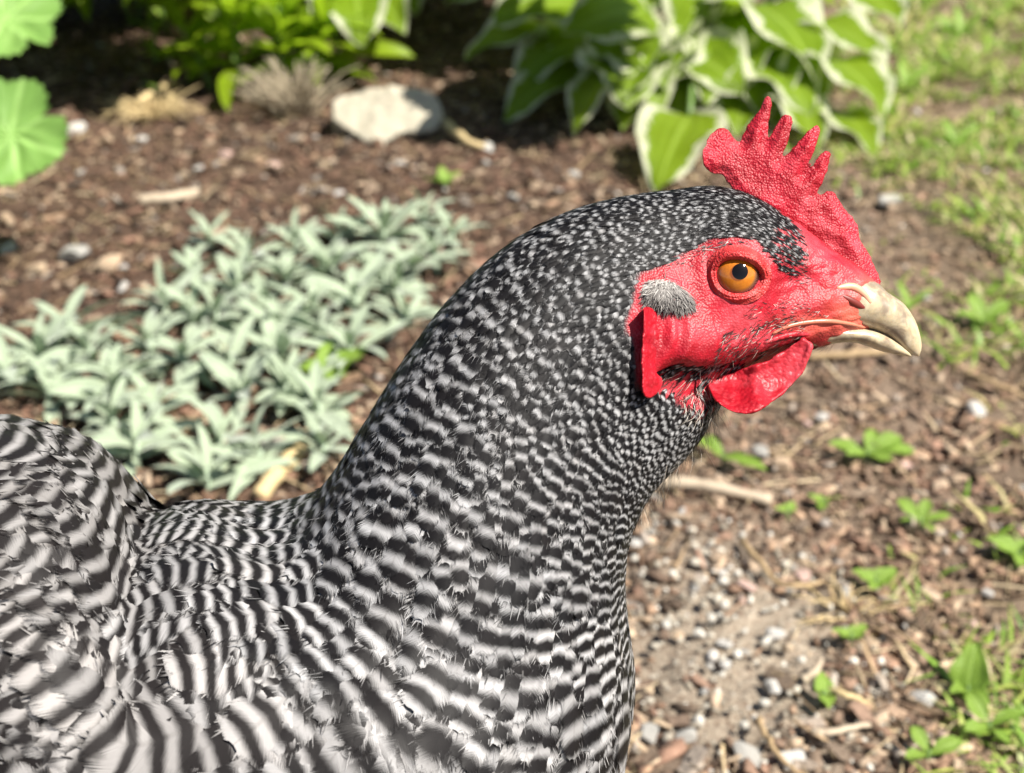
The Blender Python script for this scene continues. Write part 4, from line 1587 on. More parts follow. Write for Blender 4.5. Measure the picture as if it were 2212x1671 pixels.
def build_feathers(si, ti, kf):
    n = len(si)
    L = np.interp(kf, kx, np.array([3.0, 3.4, 4.4, 6.0, 9.5, 13, 17, 21, 25, 28, 30, 31]) / 1000) * rng.uniform(.8, 1.2, n)
    Wd = rng.choice([.8, 1.0, 1.15], n) * np.interp(kf, kx, np.array([.22, .27, .42, .78, 1.7, 2.7, 3.9, 5.5, 6.9, 7.6, 8.0, 8.2]) / 1000) * rng.uniform(.85, 1.15, n)
    per_ = np.interp(kf, KS, periods)
    lift = np.interp(kf, kx, np.array([.22, .22, .22, .20, .17, .15, .14, .13, .125, .12, .12, .12]))
    stray = np.where(rng.uniform(0, 1, n) < .05, rng.uniform(1.2, 1.7, n), 1.0)
    M = 6
    ang = rng.normal(0, 1, n) * np.interp(kf, [0, 12, 16, 30], [.12, .10, .07, .06])
    R = np.zeros((n, M, 3))
    Nn = np.zeros((n, M, 3))
    s, t = si.copy(), ti.copy()
    PHm = np.zeros((n, M))
    for m in range(M):
        if m:
            ds = L / (M - 1)
            s = np.minimum(s + ds * np.cos(ang) / np.maximum(samp(LENu, s, t), 2e-5), NS - 1.01)
            t = t + ds * np.sin(ang) / np.maximum(samp(LENt, s, t), 1e-4)
        tt = m / (M - 1)
        nn = samp(NRM, s, t)
        nn /= np.linalg.norm(nn, axis=1, keepdims=True)
        R[:, m] = samp(P, s, t) + nn * (L * lift * stray * (0.05 + 0.62 * tt - 0.20 * tt * tt))[:, None]
        Nn[:, m] = nn
        PHm[:, m] = samp(PHI, s, t)
        if m == 3:
            gph = (samp(PHI, s, t + 1) - samp(PHI, s, t - 1)) / (2 * np.maximum(samp(LENt, s, t), 1e-4))
            tdir = samp(P, s, t + 1) - samp(P, s, t - 1)
            tdir /= np.linalg.norm(tdir, axis=1, keepdims=True) + 1e-9
    # rachis arc length is L by design; fix short ones at the tail end
    jit = np.interp(kf, [0, 6, 9, 12, 16, 20, 30], [.5, .40, .32, .22, .12, .10, .10])
    ph0 = PHm + (rng.normal(0, 1, n) * jit)[:, None]
    gph = np.clip(gph, -160, 160) * np.interp(kf, [8, 12, 16], [0, .2, .5])
    duty = np.interp(kf, [0, 4, 7, 10, 13, 16, 20, 30], [.76, .76, .79, .79, .71, .62, .57, .59]) + rng.normal(0, .04, n)
    tx_, ty_, _ = project(R[:, 3])
    thr_f = np.exp(-((tx_ - 1440) / 95) ** 2 - ((ty_ - 965) / 85) ** 2) * (kf < 11)
    duty = duty - .20 * thr_f
    tone = np.clip(np.interp(kf, [0, 10, 14, 17, 21, 30], [.05, .12, .22, .4, .75, .9]) + rng.normal(0, .12, n), 0, 1)
    rn = rng.uniform(0, 1, n)
    nb = np.clip(np.round(np.interp(L * 1000, [2, 6, 13, 20, 30], [6, 7, 10, 12, 14])), 6, 14).astype(int)
    return L, Wd, per_, R, Nn, ph0, duty, tone, rn, nb, kf, gph, tdir


def barb_geo(sel, D):
    """verts, quads and attributes of the feathers in sel (all with the same number of rows): a cambered vane with a
    ragged rim, and loose barbs standing out along its tip"""
    L, Wd, per_, R, Nn, ph0, duty, tone, rn, nb, kfs, gph, tdir = [d[sel] for d in D]
    n = len(L)
    b = int(nb[0])
    M = R.shape[1]
    ar = np.arange(n)[:, None]

    def along(t):
        u = np.clip(t, 0, 1) * (M - 1)
        i = np.minimum(u.astype(int), M - 2)
        f = (u - i)[..., None]
        T = R[ar, i + 1] - R[ar, i]
        T /= np.linalg.norm(T, axis=2, keepdims=True) + 1e-9
        N0 = Nn[ar, i] * (1 - f) + Nn[ar, i + 1] * f
        B = np.cross(N0, T)
        B /= np.linalg.norm(B, axis=2, keepdims=True) + 1e-9
        return R[ar, i] * (1 - f) + R[ar, i + 1] * f, T, N0, B

    def phat(t, B, ow):
        u = np.clip(t, 0, 1) * (M - 1)
        i = np.minimum(u.astype(int), M - 2)
        f = u - i
        return ph0[ar, i] * (1 - f) + ph0[ar, i + 1] * f + gph[:, None] * ow * np.einsum('ijk,ik->ij', B, tdir)
    ts = np.tile((np.arange(b) / (b - 1))[None], (n, 1)) * 0.97 + 0.01
    prof = np.clip(np.sin(np.pi * np.clip(0.16 + 0.80 * ts ** 1.15, 0, 1)), .05, 1) ** .55
    prof = np.where(ts > .93, prof * .62, prof)
    w = Wd[:, None] * prof
    r0, T, N0, B = along(ts)
    cols = np.array([-1, -.55, 0, .55, 1.0])
    nc = len(cols)
    V = np.zeros((n, b, nc, 3))
    PHS = np.zeros((n, b, nc))
    BU = np.zeros((n, b, nc))
    ED = np.zeros((n, b, nc))
    sweep = np.clip(.62 * (1 - .8 * ts ** 3), .1, 1)
    twist = rng.normal(0, .06, n)[:, None]
    for j, c in enumerate(cols):
        ww = w.copy()
        if abs(c) == 1:
            ww = ww * rng.uniform(.80, 1.16, (n, b))
        ow = ww * c
        fw = np.abs(ow) * sweep
        if abs(c) == 1:
            fw = fw + rng.uniform(-.2, .5, (n, b)) * (L / b)[:, None]
        V[:, :, j] = r0 + B * ow[..., None] + T * fw[..., None] + N0 * (-.13 * np.abs(ow) * abs(c) + twist * ow + rng.normal(0, .012, (n, b)) * Wd[:, None] * abs(c))[..., None]
        PHS[:, :, j] = phat(ts, B, ow) + fw / per_[:, None] * .75
        BU[:, :, j] = (ts * L[:, None] - np.abs(ow) * (.9 - sweep)) * 1000 + c * .25
        ED[:, :, j] = abs(c)
    idx = np.arange(n * b * nc).reshape(n, b, nc)
    Q = np.stack([idx[:, :-1, :-1], idx[:, :-1, 1:], idx[:, 1:, 1:], idx[:, 1:, :-1]], -1).reshape(-1, 4)
    # loose barbs round the rim
    nf = 8 if b < 9 else 24
    tf = rng.uniform(.45, 1.0, (n, nf))
    sd = rng.uniform(-1, 1, (n, nf))
    rf_, Tf, Nf, Bf = along(np.minimum(tf, .985))
    pf = np.clip(np.sin(np.pi * np.clip(0.16 + 0.80 * tf ** 1.15, 0, 1)), .05, 1) ** .55
    of = Wd[:, None] * pf * np.sign(sd) * np.where(tf > .9, np.abs(sd), rng.uniform(.7, .95, (n, nf)))
    base = rf_ + Bf * of[..., None] + Tf * (np.abs(of) * .35)[..., None] - Nf * (.12 * np.abs(of))[..., None]
    an = np.interp(tf, [.45, .85, 1], [.75, .45, .12]) * np.sign(of) + rng.normal(0, .16, (n, nf))
    ln = L[:, None] * rng.uniform(.05, .15, (n, nf)) * np.interp(kfs, [14, 20], [1, .6])[:, None] * np.interp(b, [6, 16], [1.5, 1.0])
    dirv = Tf * np.cos(an)[..., None] + Bf * np.sin(an)[..., None] + Nf * rng.normal(-.02, .10, (n, nf))[..., None]
    tipf = base + dirv * ln[..., None]
    wd = (np.maximum(.00006, .035 * Wd)[:, None] * rng.uniform(.6, 1.3, (n, nf)))[..., None]
    perp = np.cross(Nf, dirv)
    VF = np.stack([base - dirv * (ln * .4)[..., None] - perp * wd, base - dirv * (ln * .4)[..., None] + perp * wd, tipf + perp * wd * .2, tipf - perp * wd * .2], 2)
    pb = phat(tf, Bf, of) + np.abs(of) * .35 * .75 / per_[:, None]
    PF = np.stack([pb, pb, pb + (ln / per_[:, None]) * .6, pb + (ln / per_[:, None]) * .6], 2)
    k0 = n * b * nc
    QF = k0 + np.arange(n * nf * 4).reshape(-1, 4)
    Vall = np.concatenate([V.reshape(-1, 3), VF.reshape(-1, 3)])
    q = np.concatenate([Q, QF])

    def rep(a):
        return np.concatenate([np.repeat(a, b * nc), np.repeat(a, nf * 4)])
    spot = np.interp(kfs, [0, 8, 10, 13, 16, 18.5], [-.24, -.18, .06, .20, .20, .04])
    DU = duty[:, None, None] - spot[:, None, None] * (ED ** 2 - .25)
    BF = np.repeat(rng.uniform(0, 9, (n, nf)).ravel(), 4)
    return Vall, q, {"lum": rep(np.interp(kfs, [0, 8, 12, 15, 18, 21, 30], [.35, .35, .39, .40, .37, .29, .27]) * rng.uniform(.66, 1.12, n)), "phase": np.concatenate([PHS.ravel(), PF.ravel()]), "duty": np.concatenate([DU.ravel(), np.repeat(duty - spot * .7, nf * 4)]), "tone": rep(tone), "rnd": rep(rn),
                     "barb": np.concatenate([BU.ravel(), BF]), "edge": np.concatenate([ED.ravel(), np.full(n * nf * 4, 0.0)])}


FD = build_feathers(si, ti, kf)
L_all, nb_all = FD[0], FD[9]
fp = FD[3][:, 3]
fx, fy, _ = project(fp)
fn = FD[4][:, 3]
inview = (fx > 5) & (fx < 2207) & (fy > 5) & (fy < 1666) & (np.einsum('ij,ij->i', fn, CAM - fp) > 0.05)
score = np.where(inview, L_all / np.linalg.norm(fp - CAM, axis=1), 0)
big = np.argsort(-score)[:300]
big = big[score[big] > 0]
isbig = np.zeros(NF, bool)
isbig[big] = True
allV, allQ, allA, k = [], [], {}, 0
for b in np.unique(nb_all):
    sel = np.where((nb_all == b) & ~isbig)[0]
    if len(sel) == 0:
        continue
    V, q, A = barb_geo(sel, FD)
    allV.append(V)
    allQ.append(q + k)
    for a_, x_ in A.items():
        allA.setdefault(a_, []).append(x_)
    k += len(V)
pm = mesh_from("plumage", np.concatenate(allV) - HEN_O, np.concatenate(allQ), True, {a_: np.concatenate(x_) for a_, x_ in allA.items()})
pl = link("plumage", pm, MAT['feather'], hen)
pl["kind"] = "stuff"
print("BARBS", len(pm.polygons))
for q_ in big:
    V, q, A = barb_geo(np.array([q_]), FD)
    org = FD[3][q_, 0]
    me = mesh_from("feather", V - org, q, True, A)
    o = link("feather", me, MAT['feather'], hen)
    o.location = tuple(org - HEN_O)


# ---- bristles on bare skin
def strands(roots, dirs, normals, lens, w, rnd, lift=0.35):
    n = len(roots)
    T = dirs / (np.linalg.norm(dirs, axis=1, keepdims=True) + 1e-9)
    B = np.cross(normals, T)
    B /= np.linalg.norm(B, axis=1, keepdims=True) + 1e-9
    a = roots
    m = roots + T * (lens * .5)[:, None] + normals * (lens * lift * .7)[:, None]
    t = roots + T * (lens * .95)[:, None] + normals * (lens * lift)[:, None]
    w = np.broadcast_to(w, (n,))[:, None]
    V = np.stack([a - B * w, a + B * w, m + B * w * .8, m - B * w * .8, t + B * w * .15, t - B * w * .15], 1)
    f = (np.array([[0, 1, 2, 3], [3, 2, 4, 5]])[None] + (np.arange(n) * 6)[:, None, None]).reshape(-1, 4)
    return V.reshape(-1, 3), f, np.repeat(rnd, 6)


def region_pts(poly, n, soft=3, far=True):
    m, sd = poly_mask(PX, PY, poly, soft)
    m = m * HEADM
    i, j = np.where(m > .3)
    wgt = area[i, j]
    c = rng.choice(len(i), n, p=wgt / wgt.sum())
    s, t = i[c] + rng.uniform(0, 1, n), j[c] + rng.uniform(0, 1, n)
    return s, t


def flow(s, t):
    a = samp(P, s, t)
    b = samp(P, np.minimum(s + 1.5, NS - 1.1), t)
    return a, b - a, samp(NRM, s, t)


bs = []
LORE = Z1([(880, 850), (980, 800), (1040, 830), (1060, 960), (1000, 960), (900, 900)])
CHEEK = Z1([(620, 1180), (900, 1120), (1000, 1110), (1030, 1180), (960, 1250), (760, 1320), (560, 1360), (560, 1270)])
MOUTH = Z1([(700, 1050), (1000, 1060), (1150, 1110), (1000, 1160), (760, 1180)])
TEMPLE = Z1([(420, 830), (600, 755), (760, 770), (600, 800), (480, 860), (330, 900)])
CHIN = Z1([(1000, 1290), (1160, 1250), (1200, 1270), (1100, 1310), (1020, 1320)])
for poly, n, ln, lohi in ((LORE, 260, .0020, (0, .7)), (CHEEK, 900, .0020, (0, .80)), (JAW, 620, .0036, (0, .95)), (MOUTH, 260, .0013, (0, .9)), (TEMPLE, 150, .0014, (0, .8)),
                          (THROAT, 420, .0042, (.2, 1)), (CHIN, 120, .004, (.3, 1))):
    s, t = region_pts(poly, n)
    a, d, nn = flow(s, t)
    d = d / np.linalg.norm(d, axis=1, keepdims=True) + rng.normal(0, .28, (n, 3))
    bs.append(strands(a, d, nn, rng.uniform(.6, 1.3, n) * ln, 0.000085, rng.uniform(lohi[0], lohi[1], n), .25))
# pale down hanging below the throat
s = rng.uniform(ring(4.6), ring(10.5), 700)
t = NT / 2 + rng.normal(0, 5, 700)
a, d, nn = flow(s, t)
d = d / np.linalg.norm(d, axis=1, keepdims=True) + rng.normal(0, .3, (700, 3))
bs.append(strands(a, d, nn, rng.uniform(.003, .0085, 700), 0.00008, rng.uniform(.55, 1, 700), .55))
bV, bF, bR, k = [], [], [], 0
for v, f, r in bs:
    bV.append(v)
    bF.append(f + k)
    bR.append(r)
    k += len(v)
br = link("bristles", mesh_from("bristles", np.concatenate(bV) - HEN_O, np.concatenate(bF), False, {"rnd": np.concatenate(bR)}), MAT['bristle'], hen)
br["kind"] = "stuff"


# ---- ear tufts
def ear_tuft(far):
    n = 1300
    r = np.sqrt(rng.uniform(0, 1, n))
    a = rng.uniform(0, 6.28, n)
    r = r * (1 + .12 * np.sin(3 * a + 1) + rng.normal(0, .07, n))
    qx, qy = 1441 + 52 * r * np.cos(a), 638 + 33 * r * np.sin(a) + 12 * r * np.cos(a)
    roots, nrm = [], []
    for x, y in zip(qx, qy):
        p, nn = hit(x, y)
        roots.append(p)
        nrm.append(nn)
    roots, nrm = np.array(roots), np.array(nrm)
    dirs = -RIGHT * 0.15 - UP * 0.9 + RIGHT * ((qx - 1440) / 60)[:, None] * .5 + UP * (rng.normal(0, .35, n))[:, None] + RIGHT * rng.normal(0, .35, n)[:, None]
    dome = np.clip(1 - r ** 2, 0, 1)
    roots = roots + nrm * (0.0016 * dome)[:, None]
    rnd = np.clip(0.50 + 0.26 * (636 - qy) / 40 + rng.normal(0, .22, n) + .1 * (1441 - qx) / 60, .05, 1)
    if far:
        roots, nrm, dirs = mirror(roots), mirror(nrm + MP) - MP, mirror(dirs + MP) - MP
        nrm = nrm
    v, f, r_ = strands(roots, dirs, nrm, rng.uniform(.0013, .0028, n), 0.00011, rnd, .16)
    o = link("ear_tuft", mesh_from("ear_tuft", v - HEN_O, f, False, {"rnd": r_}), MAT['down'], hen)
    o["kind"] = "stuff"


ear_tuft(False)
ear_tuft(True)


# ---- eyes
def eye(far):
    pc, nc = hit(1592, 592)
    R = 0.0062
    nrm = Vector(nc * .35 - FWD * .65).normalized()
    c = np.array(pc) - np.array(nrm) * (R * 0.60)
    if far:
        c = mirror(c)
        nrm = Vector(mirror(np.array(nrm) + MP) - MP).normalized()
    up = Vector(UP)
    xa = up.cross(nrm).normalized()
    ya = nrm.cross(xa)
    M = Matrix((xa, ya, nrm)).transposed().to_4x4()
    M.translation = Vector(c - HEN_O)
    bm = bmesh.new()
    bmesh.ops.create_uvsphere(bm, u_segments=48, v_segments=32, radius=R)
    for f in bm.faces:
        f.smooth = True
    me = bpy.data.meshes.new("eye")
    bm.to_mesh(me)
    bm.free()
    e = link("eye", me, MAT['eyeball'], hen)
    e.matrix_local = M

    def cap(r_in, r_out, rise, off=(0, 0)):
        vs, fs, rad = [], [], []
        na, nr = 48, 8
        for i in range(nr + 1):
            r = r_in + (r_out - r_in) * i / nr
            for k in range(na):
                a = 2 * math.pi * k / na
                x, y = r * math.cos(a) + off[0], r * math.sin(a) + off[1]
                vs.append((x, y, math.sqrt(max((R + rise) ** 2 - x * x - y * y, 0))))
                rad.append(r / r_out)
        for i in range(nr):
            for k in range(na):
                fs.append((i * na + k, i * na + (k + 1) % na, (i + 1) * na + (k + 1) % na, (i + 1) * na + k))
        return mesh_from("cap", vs, fs, True, {"rad": rad})
    me = cap(0.0001, 0.0049, 0.00006)
    me.name = "iris"
    link("iris", me, MAT['iris'], e)
    me = cap(0.00001, 0.00195, 0.00012, (0.0005, 0.0004))
    me.name = "pupil"
    link("pupil", me, MAT['pupil'], e)
    # eyelid: a soft ring hugging the ball with an almond opening
    na, nr = 96, 14
    vs, fs = [], []
    for k in range(na):
        a = 2 * math.pi * k / na
        ca, sa = math.cos(a), math.sin(a)
        ox = 0.00535 * ca * (1 + .10 * ca)
        oy = (0.0033 if sa > 0 else 0.0047) * sa
        sl = -0.18
        ix, iy = ox * math.cos(sl) - oy * math.sin(sl), ox * math.sin(sl) + oy * math.cos(sl)
        gx_, gy_ = 0.0082 * ca * (1 + .06 * ca), (0.0072 if sa > 0 else 0.0076) * sa
        gx_, gy_ = gx_ * math.cos(sl) - gy_ * math.sin(sl), gx_ * math.sin(sl) + gy_ * math.cos(sl)
        for i in range(-1, nr + 1):
            t = max(i, 0) / nr
            x, y = ix + (gx_ - ix) * t, iy + (gy_ - iy) * t
            zb = math.sqrt(max((R + .0001) ** 2 - ix * ix - iy * iy, 0))
            z0 = zb - 0.0004 + 0.0010 * math.sin(math.pi * min(1, t * 1.15)) ** .7 - (zb - 0.0032) * t ** 1.7
            if sa > 0:
                z0 += 0.0011 * sa ** .7 * (1 - t) ** .5 + 0.0009 * sa * math.sin(math.pi * min(1, t * 1.3))
            z0 += 0.00016 * math.sin(a * 3 + t * 20) * math.sin(math.pi * t) + 0.00010 * math.sin(t * 15 - .3 * math.sin(2 * a)) * t
            bead = 0.00018 * max(0, math.sin(a * 38)) * math.exp(-((t - .22) / .1) ** 2)
            vs.append((x, y, z0 + bead if i >= 0 else zb - 0.0006))
    for k in range(na):
        k2 = (k + 1) % na
        for i in range(nr + 1):
            fs.append((k * (nr + 2) + i, k * (nr + 2) + i + 1, k2 * (nr + 2) + i + 1, k2 * (nr + 2) + i))
    link("eyelid", mesh_from("eyelid", vs, fs, True), MAT['lid'], e)


eye(False)
eye(True)


# ---- flaps of skin: comb, wattles, ear lobes
def slab(poly, off, thick, name, voxel=0.00045, sm=5, edge_fn=None, tilt=None):
    """solid with the outline poly, middle at 'off' metres from the hen's middle plane on the viewer's side"""
    fr, bk = [], []
    for x, y in poly:
        d = float(Dsag(x, y)) - (off(x, y) if callable(off) else off)
        th = thick(x, y) if callable(thick) else thick
        fr.append(W(x, y, d - th / 2))
        bk.append(W(x, y, d + th / 2))
    n = len(fr)
    # fill with an inner fan is not safe for a jagged outline: let bmesh triangulate the two n-gons
    fs = [tuple(range(n)), tuple(range(2 * n - 1, n - 1, -1))] + [(i, n + i, n + (i + 1) % n, (i + 1) % n) for i in range(n)]
    return remesh_solid(name, fr + bk, fs, voxel, sm)


def dense(poly, step=6.0, jag=0.0, seed=1):
    rs = random.Random(seed)
    out = []
    n = len(poly)
    cp = catmull(list(poly) + [poly[0]], n * 6)
    for p in cp[:-1]:
        out.append((p[0] + rs.gauss(0, jag), p[1] + rs.gauss(0, jag)))
    return out


COMB = Z1([(690, 548), (650, 488), (608, 442), (570, 442), (537, 412), (522, 370), (532, 308), (562, 255), (600, 226), (640, 232), (664, 264), (692, 291),
           (706, 280), (735, 215), (788, 142), (818, 84), (838, 72), (851, 92), (840, 190), (824, 292), (858, 242), (888, 182), (915, 153), (945, 162), (952, 192), (935, 270), (893, 380),
           (952, 328), (1010, 260), (1058, 213), (1082, 224), (1080, 262), (1050, 350), (1003, 455), (1048, 402), (1088, 346), (1118, 334), (1135, 356), (1116, 430), (1086, 500), (1056, 552),
           (1108, 537), (1150, 531), (1172, 562), (1198, 608), (1242, 652), (1264, 700), (1272, 748), (1312, 812), (1345, 880), (1372, 940), (1376, 992), (1335, 1020), (1270, 960),
           (1180, 900), (1080, 800), (1000, 730), (930, 690), (850, 650), (760, 600)])
cpoly = dense(COMB, jag=1.0)
cme = slab(cpoly, 0.0, 0.0044, "comb", 0.00040, 4)
co = get_co(cme)
px, py, dd = project(co)
dep = dd - Dsag(px, py)
# distance to the outline makes the rim thin and round; base is thick
_, sd = poly_mask(px, py, cpoly, 3)
thin = 0.45 + 0.55 * smoothstep(sd, 0, 26)
base_t = smoothstep(py - (330 + 0.62 * (px - 1500)), 40, 200)
scale = thin * (1 + 1.0 * base_t)
bend = np.where(px < 1560, 0.0030 * ((1560 - px) / 45) ** 2, 0) * smoothstep(py, 420, 300) * 1.0      # the rear blade leans over
lean = 0.0016 * np.sin((px - 1500) / 55.0) * smoothstep(py, 470, 300)
newd = Dsag(px, py) + dep * scale - bend * .6 + lean
co = W(px, py, newd)
set_co(cme, co)
no = get_no(cme)
pap = np.array([mnoise.cell(Vector(p) * 900) for p in co])
n1 = noise_arr(co, 900, 2)
n2 = noise_arr(co, 160, 2)
vw = np.array([mnoise.voronoi(Vector(p) * 800)[0][0] for p in co])
co = co + no * (0.00009 * (0.45 - vw) * np.clip(.7 + 1.4 * n2, .1, 1.6) + 0.00042 * n2 + 0.00012 * n1)[:, None]
# grooves across the front fold
px, py, dd = project(co)
gr = np.sin((py - 0.9 * px) / 7.5 + n2 * 2) * np.exp(-((px - 1800) / 45) ** 2 - ((py - 540) / 60) ** 2)
co = co + no * (0.00035 * gr)[:, None]
set_co(cme, co - HEN_O)
for p in cme.polygons:
    p.use_smooth = True
link("comb", cme, MAT['comb'], hen)

WAT = Z1([(548, 1452), (560, 1428), (610, 1408), (700, 1385), (800, 1352), (900, 1300), (980, 1240), (1020, 1238), (1042, 1262), (1036, 1300), (1012, 1385), (975, 1430), (930, 1478), (880, 1518),
          (830, 1552), (790, 1580), (740, 1597), (680, 1594), (630, 1570), (585, 1530), (560, 1490)])


def wattle(far):
    wp = dense(WAT, jag=0.5, seed=4)
    me = slab(wp, (lambda x, y: 0.0085 - 0.0004 * 0), 0.0040, "wattle", 0.00045, 5)
    co = get_co(me)
    px, py, dd = project(co)
    off = dd - (Dsag(px, py) - 0.0085)
    _, sd = poly_mask(px, py, wp, 3)
    thin = 0.65 + 0.35 * smoothstep(sd, 18, 0) - 0.1 * smoothstep(sd, 0, 10) * 0
    flare = 0.0062 * smoothstep(py, 800, 895) - 0.0035 * smoothstep(px, 1640, 1590) * smoothstep(py, 900, 820)      # lower rim swings towards the viewer
    foldz = 0.0016 * np.tanh((px - (1652 + (py - 860) * .35)) / 9.0) * smoothstep(py, 800, 850)
    co = W(px, py, Dsag(px, py) - 0.0085 + off * thin - flare + foldz)
    set_co(me, co)
    no = get_no(me)
    nA = noise_arr(co * np.array([1, 1, .6]), 420, 3)
    nB = noise_arr(co, 110, 2)
    rid = np.sin((px + .6 * py) / 5.0 + 3 * nB) * smoothstep(py, 830, 770)
    co = co + no * (0.00024 * nA + 0.0005 * nB + 0.00022 * rid)[:, None]
    if far:
        co = mirror(co) - np.array(MN) * 0.0005
        me.flip_normals()
    set_co(me, co - HEN_O)
    for p in me.polygons:
        p.use_smooth = True
    link("wattle", me, MAT['wattle'], hen)


wattle(False)
wattle(True)

LOBE = Z1([(232, 1085), (262, 1078), (300, 1110), (322, 1150), (330, 1215), (312, 1290), (292, 1350), (300, 1400), (326, 1425), (322, 1465), (295, 1500), (262, 1518), (240, 1500), (228, 1440), (224, 1350), (228, 1250), (238, 1160)])


def lobe(far):
    lp = dense(LOBE, jag=0.4, seed=6)
    offs = []
    for x, y in lp:
        p, nn = hit(x + 6, y)
        offs.append(float(Dsag(x, y)) - float((p - CAM) @ FWD) if p is not None else 0.015)
    o0 = float(np.median(offs)) + 0.0006
    me = slab(lp, o0, 0.0042, "ear_lobe", 0.0004, 6)
    co = get_co(me)
    px, py, dd = project(co)
    off = dd - (Dsag(px, py) - o0)
    edge_ = smoothstep(px, 1412, 1388)                       # rear edge stands proud
    groove = np.exp(-((px - (1408 - (py - 680) * .03)) / 9.0) ** 2) * smoothstep(py, 830, 780)
    co = W(px, py, Dsag(px, py) - o0 + off - 0.0022 * edge_ + 0.0010 * groove + 0.0035 * smoothstep(px, 1405, 1432))
    set_co(me, co)
    no = get_no(me)
    nB = noise_arr(co, 260, 3)
    co = co + no * (0.00030 * nB + 0.00004 * np.sin(py / 5.2))[:, None]
    if far:
        co = mirror(co)
        me.flip_normals()
    set_co(me, co - HEN_O)
    for p in me.polygons:
        p.use_smooth = True
    link("ear_lobe", me, MAT['wattle'], hen)


lobe(False)
lobe(True)


# ---- beak
def loft(keys, n_ring, n_side, name, mat, ridge=1.0, parent=None, sharp=1.0):
    K = np.array(keys, float)
    ks = np.linspace(0, len(K) - 1, n_ring)
    a = [cspline(K[:, j], np.minimum(ks, len(K) - 1 - 1e-6)) for j in range(5)]
    Tq, Bq = W(a[0], a[1], Dsag(a[0], a[1])), W(a[2], a[3], Dsag(a[2], a[3]))
    lat = LAT[ring(2)]
    th = np.arange(n_side) * 2 * math.pi / n_side
    V = (Tq + Bq)[:, None] / 2 + ((Tq - Bq) / 2)[:, None] * np.cos(th)[None, :, None]
    prof = np.sign(np.sin(th)) * np.abs(np.sin(th)) ** ridge
    V = V + lat * (np.maximum(a[4], .05)[:, None] / 1000 * prof[None])[..., None]
    fs = []
    for i in range(n_ring - 1):
        for k in range(n_side):
            k2 = (k + 1) % n_side
            fs.append((i * n_side + k, i * n_side + k2, (i + 1) * n_side + k2, (i + 1) * n_side + k))
    fs.append(tuple(range(n_side))[::-1])
    fs.append(tuple((n_ring - 1) * n_side + k for k in range(n_side)))
    root = np.repeat(1 - ks / ks[-1], n_side)
    me = mesh_from(name, V.reshape(-1, 3) - HEN_O, fs, True, {"root": root})
    bm = bmesh.new()
    bm.from_mesh(me)
    bmesh.ops.recalc_face_normals(bm, faces=bm.faces[:])
    bm.to_mesh(me)
    bm.free()
    return link(name, me, mat, parent)


beak = loft([(1850, 590, 1750, 706, 7.6), (1893, 612, 1800, 704, 7.6), (1912, 630, 1850, 708, 7.0), (1930, 642, 1885, 716, 6.4), (1948, 655, 1912, 727, 5.6), (1964, 675, 1932, 741, 4.6),
             (1977, 697, 1950, 756, 3.4), (1986, 724, 1966, 765, 2.3), (1990, 748, 1978, 770, 1.3), (1986, 768, 1982, 771, .35)], 46, 40, "upper_beak", MAT['beak'], 0.85, hen)
lower = loft([(1690, 716, 1705, 752, 6.2), (1750, 702, 1755, 749, 6.6), (1800, 702, 1805, 742, 6.0), (1841, 706, 1841, 740, 5.4), (1875, 710, 1870, 747, 4.9), (1905, 720, 1900, 758, 4.0),
              (1935, 738, 1932, 766, 2.9), (1958, 757, 1955, 770, 1.7), (1970, 767, 1968, 772, .4)],
             36, 32, "lower_beak", MAT['beak'], 0.8, hen)


bk_me = beak.data
BVH_B = BVHTree.FromPolygons([tuple(np.array(v.co) + HEN_O) for v in bk_me.vertices], [tuple(q.vertices) for q in bk_me.polygons])


def on_side(px, py, off=0.0):
    p, nn = hit(px, py)
    d = Vector(RIGHT * ((px - PW / 2) / F) + UP * ((PH / 2 - py) / F) + FWD).normalized()
    l2, n2, _, _ = BVH_B.ray_cast(Vector(CAM), d, 2.0)
    if l2 is not None and (p is None or (l2 - Vector(CAM)).length < np.linalg.norm(p - CAM)):
        p, nn = np.array(l2), np.array(n2 if n2.dot(d) < 0 else -n2)
    if p is None:
        p = W(px, py, Dsag(px, py) - 0.006)
        nn = -FWD
    return p + nn * off


def surf_tube(pix, rad, off, name, mat, far, n=24, taper=True, flat=1.0):
    pts = catmull([tuple(on_side(x, y, off)) for x, y in pix], n)
    pts = np.array(pts)
    if far:
        pts = mirror(pts)
    rr = [rad * (math.sin(math.pi * (0.08 + 0.84 * i / (n - 1))) ** .6 if taper else 1) for i in range(n)]
    v, f = tube(pts - HEN_O, rr, 10)
    return link(name, mesh_from(name, [tuple(q) for q in v], f, True), mat, hen)


for far in (False, True):
    surf_tube([(1668, 722), (1700, 706), (1740, 697), (1790, 694), (1835, 700), (1868, 708)], 0.00065, 0.0, "gape", MAT['gape'], far)
    surf_tube([(1816, 636), (1838, 648), (1856, 660), (1872, 668)], 0.0011, -0.0006, "nostril", MAT['hollow'], far)
    surf_tube([(1808, 622), (1842, 620), (1866, 634), (1882, 656)], 0.00115, -0.0004, "nostril_flap", MAT['cere'], far)
    surf_tube([(1650, 742), (1690, 728), (1720, 722), (1748, 724)], 0.0008, -0.0002, "mouth_fold", MAT['wattle'], far)

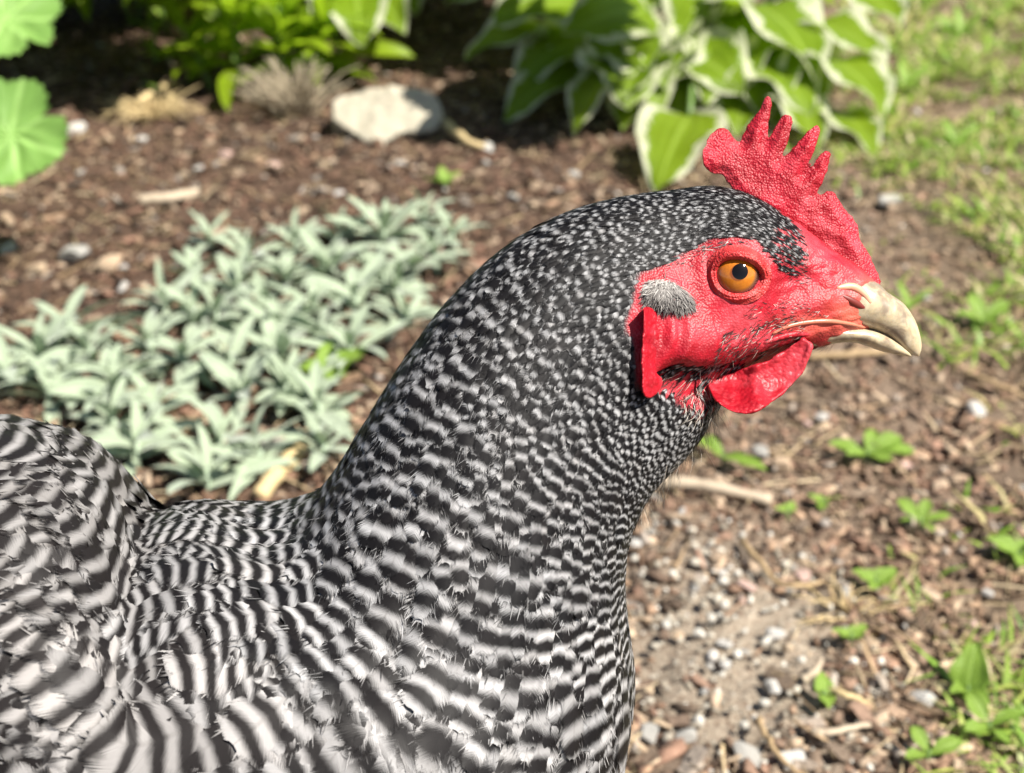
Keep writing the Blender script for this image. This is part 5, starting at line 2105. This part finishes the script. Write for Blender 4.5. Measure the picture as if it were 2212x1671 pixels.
# ---- tail: a short fan of broad barred quills behind the rump
it = ring(26.6)
tb = P[it].mean(0) * .45 + P[it, 0] * .55
bk = P[ring(29), 0] - P[ring(24), 0]
bk /= np.linalg.norm(bk)
for q in range(11):
    lt = LAT[it] * (q - 5) / 5.0
    d = bk * .62 + np.array([0, 0, .75]) + lt * .42
    d /= np.linalg.norm(d)
    b0 = tb + lt * .022 - d * .03
    Lq = .135 - .012 * abs(q - 5) / 2
    lv, lf, luv = leaf_geo(Lq, .040, 26, 6, 'spoon', .12, .12, 0.0, q)
    tt = luv[:, 1]
    A = {"phase": tt * Lq / .0095 + rng.uniform(0, .2), "duty": np.full(len(lv), .5), "tone": np.full(len(lv), .55), "rnd": np.full(len(lv), rng.random()),
         "barb": tt * Lq * 1000 - np.abs(luv[:, 0] - .5) * 12, "edge": np.abs(luv[:, 0] * 2 - 1) * .98, "lum": np.full(len(lv), .33)}
    o = link("tail_feather", mesh_from("tail_feather", lv, lf, True, A), MAT['feather'], hen)
    o.matrix_local = Matrix.Translation(-Vector(HEN_O)) @ frame_to(b0, b0 + d, tuple(-LAT[it] * (1 if q < 5.5 else -1) * .8 + np.array([0, -.1, .3])))

# ---- legs
ib = ring(21.8)
belly = P[ib, NT // 2]
latb = LAT[ib].copy()
latb[2] = 0
latb /= np.linalg.norm(latb)
fwd_h = np.array([-latb[1], latb[0], 0])
if fwd_h[0] < 0:
    fwd_h = -fwd_h
print("BELLY", belly, "foot", foot_c, "head", P[ring(3)].mean(0))
for sd in (-1, 1):
    hip = belly + latb * sd * 0.027 + np.array([0, 0, 0.045]) - HEN_O
    gz = float(ground_noise(hip[0] + HEN_O[0], hip[1] + HEN_O[1]))
    ank = np.array([hip[0], hip[1], hip[2] * .45]) - fwd_h * .018
    foot = np.array([hip[0], hip[1], gz + .012]) + fwd_h * .004
    v, f = tube(catmull([hip, (hip + ank) / 2 + np.array([0, 0, .0]), ank, foot], 14), [.016, .015, .013, .011, .009, .008, .0075, .0075, .007, .0068, .0066, .0066, .007, .0075], 12)
    leg = link("leg", mesh_from("leg", [tuple(q) for q in v], f, True), MAT['leg'], hen)
    for an, ln in ((0, .055), (.6, .045), (-.6, .045), (math.pi, .025)):
        d = fwd_h * math.cos(an) + latb * math.sin(an)
        pts = catmull([foot, foot + d * ln * .5 + np.array([0, 0, -.003]), foot + d * ln + np.array([0, 0, -.0095])], 8)
        v, f = tube(pts, [.006, .0058, .0054, .005, .0046, .004, .003, .0014], 8)
        link("toe", mesh_from("toe", [tuple(q) for q in v], f, True), MAT['leg'], leg)
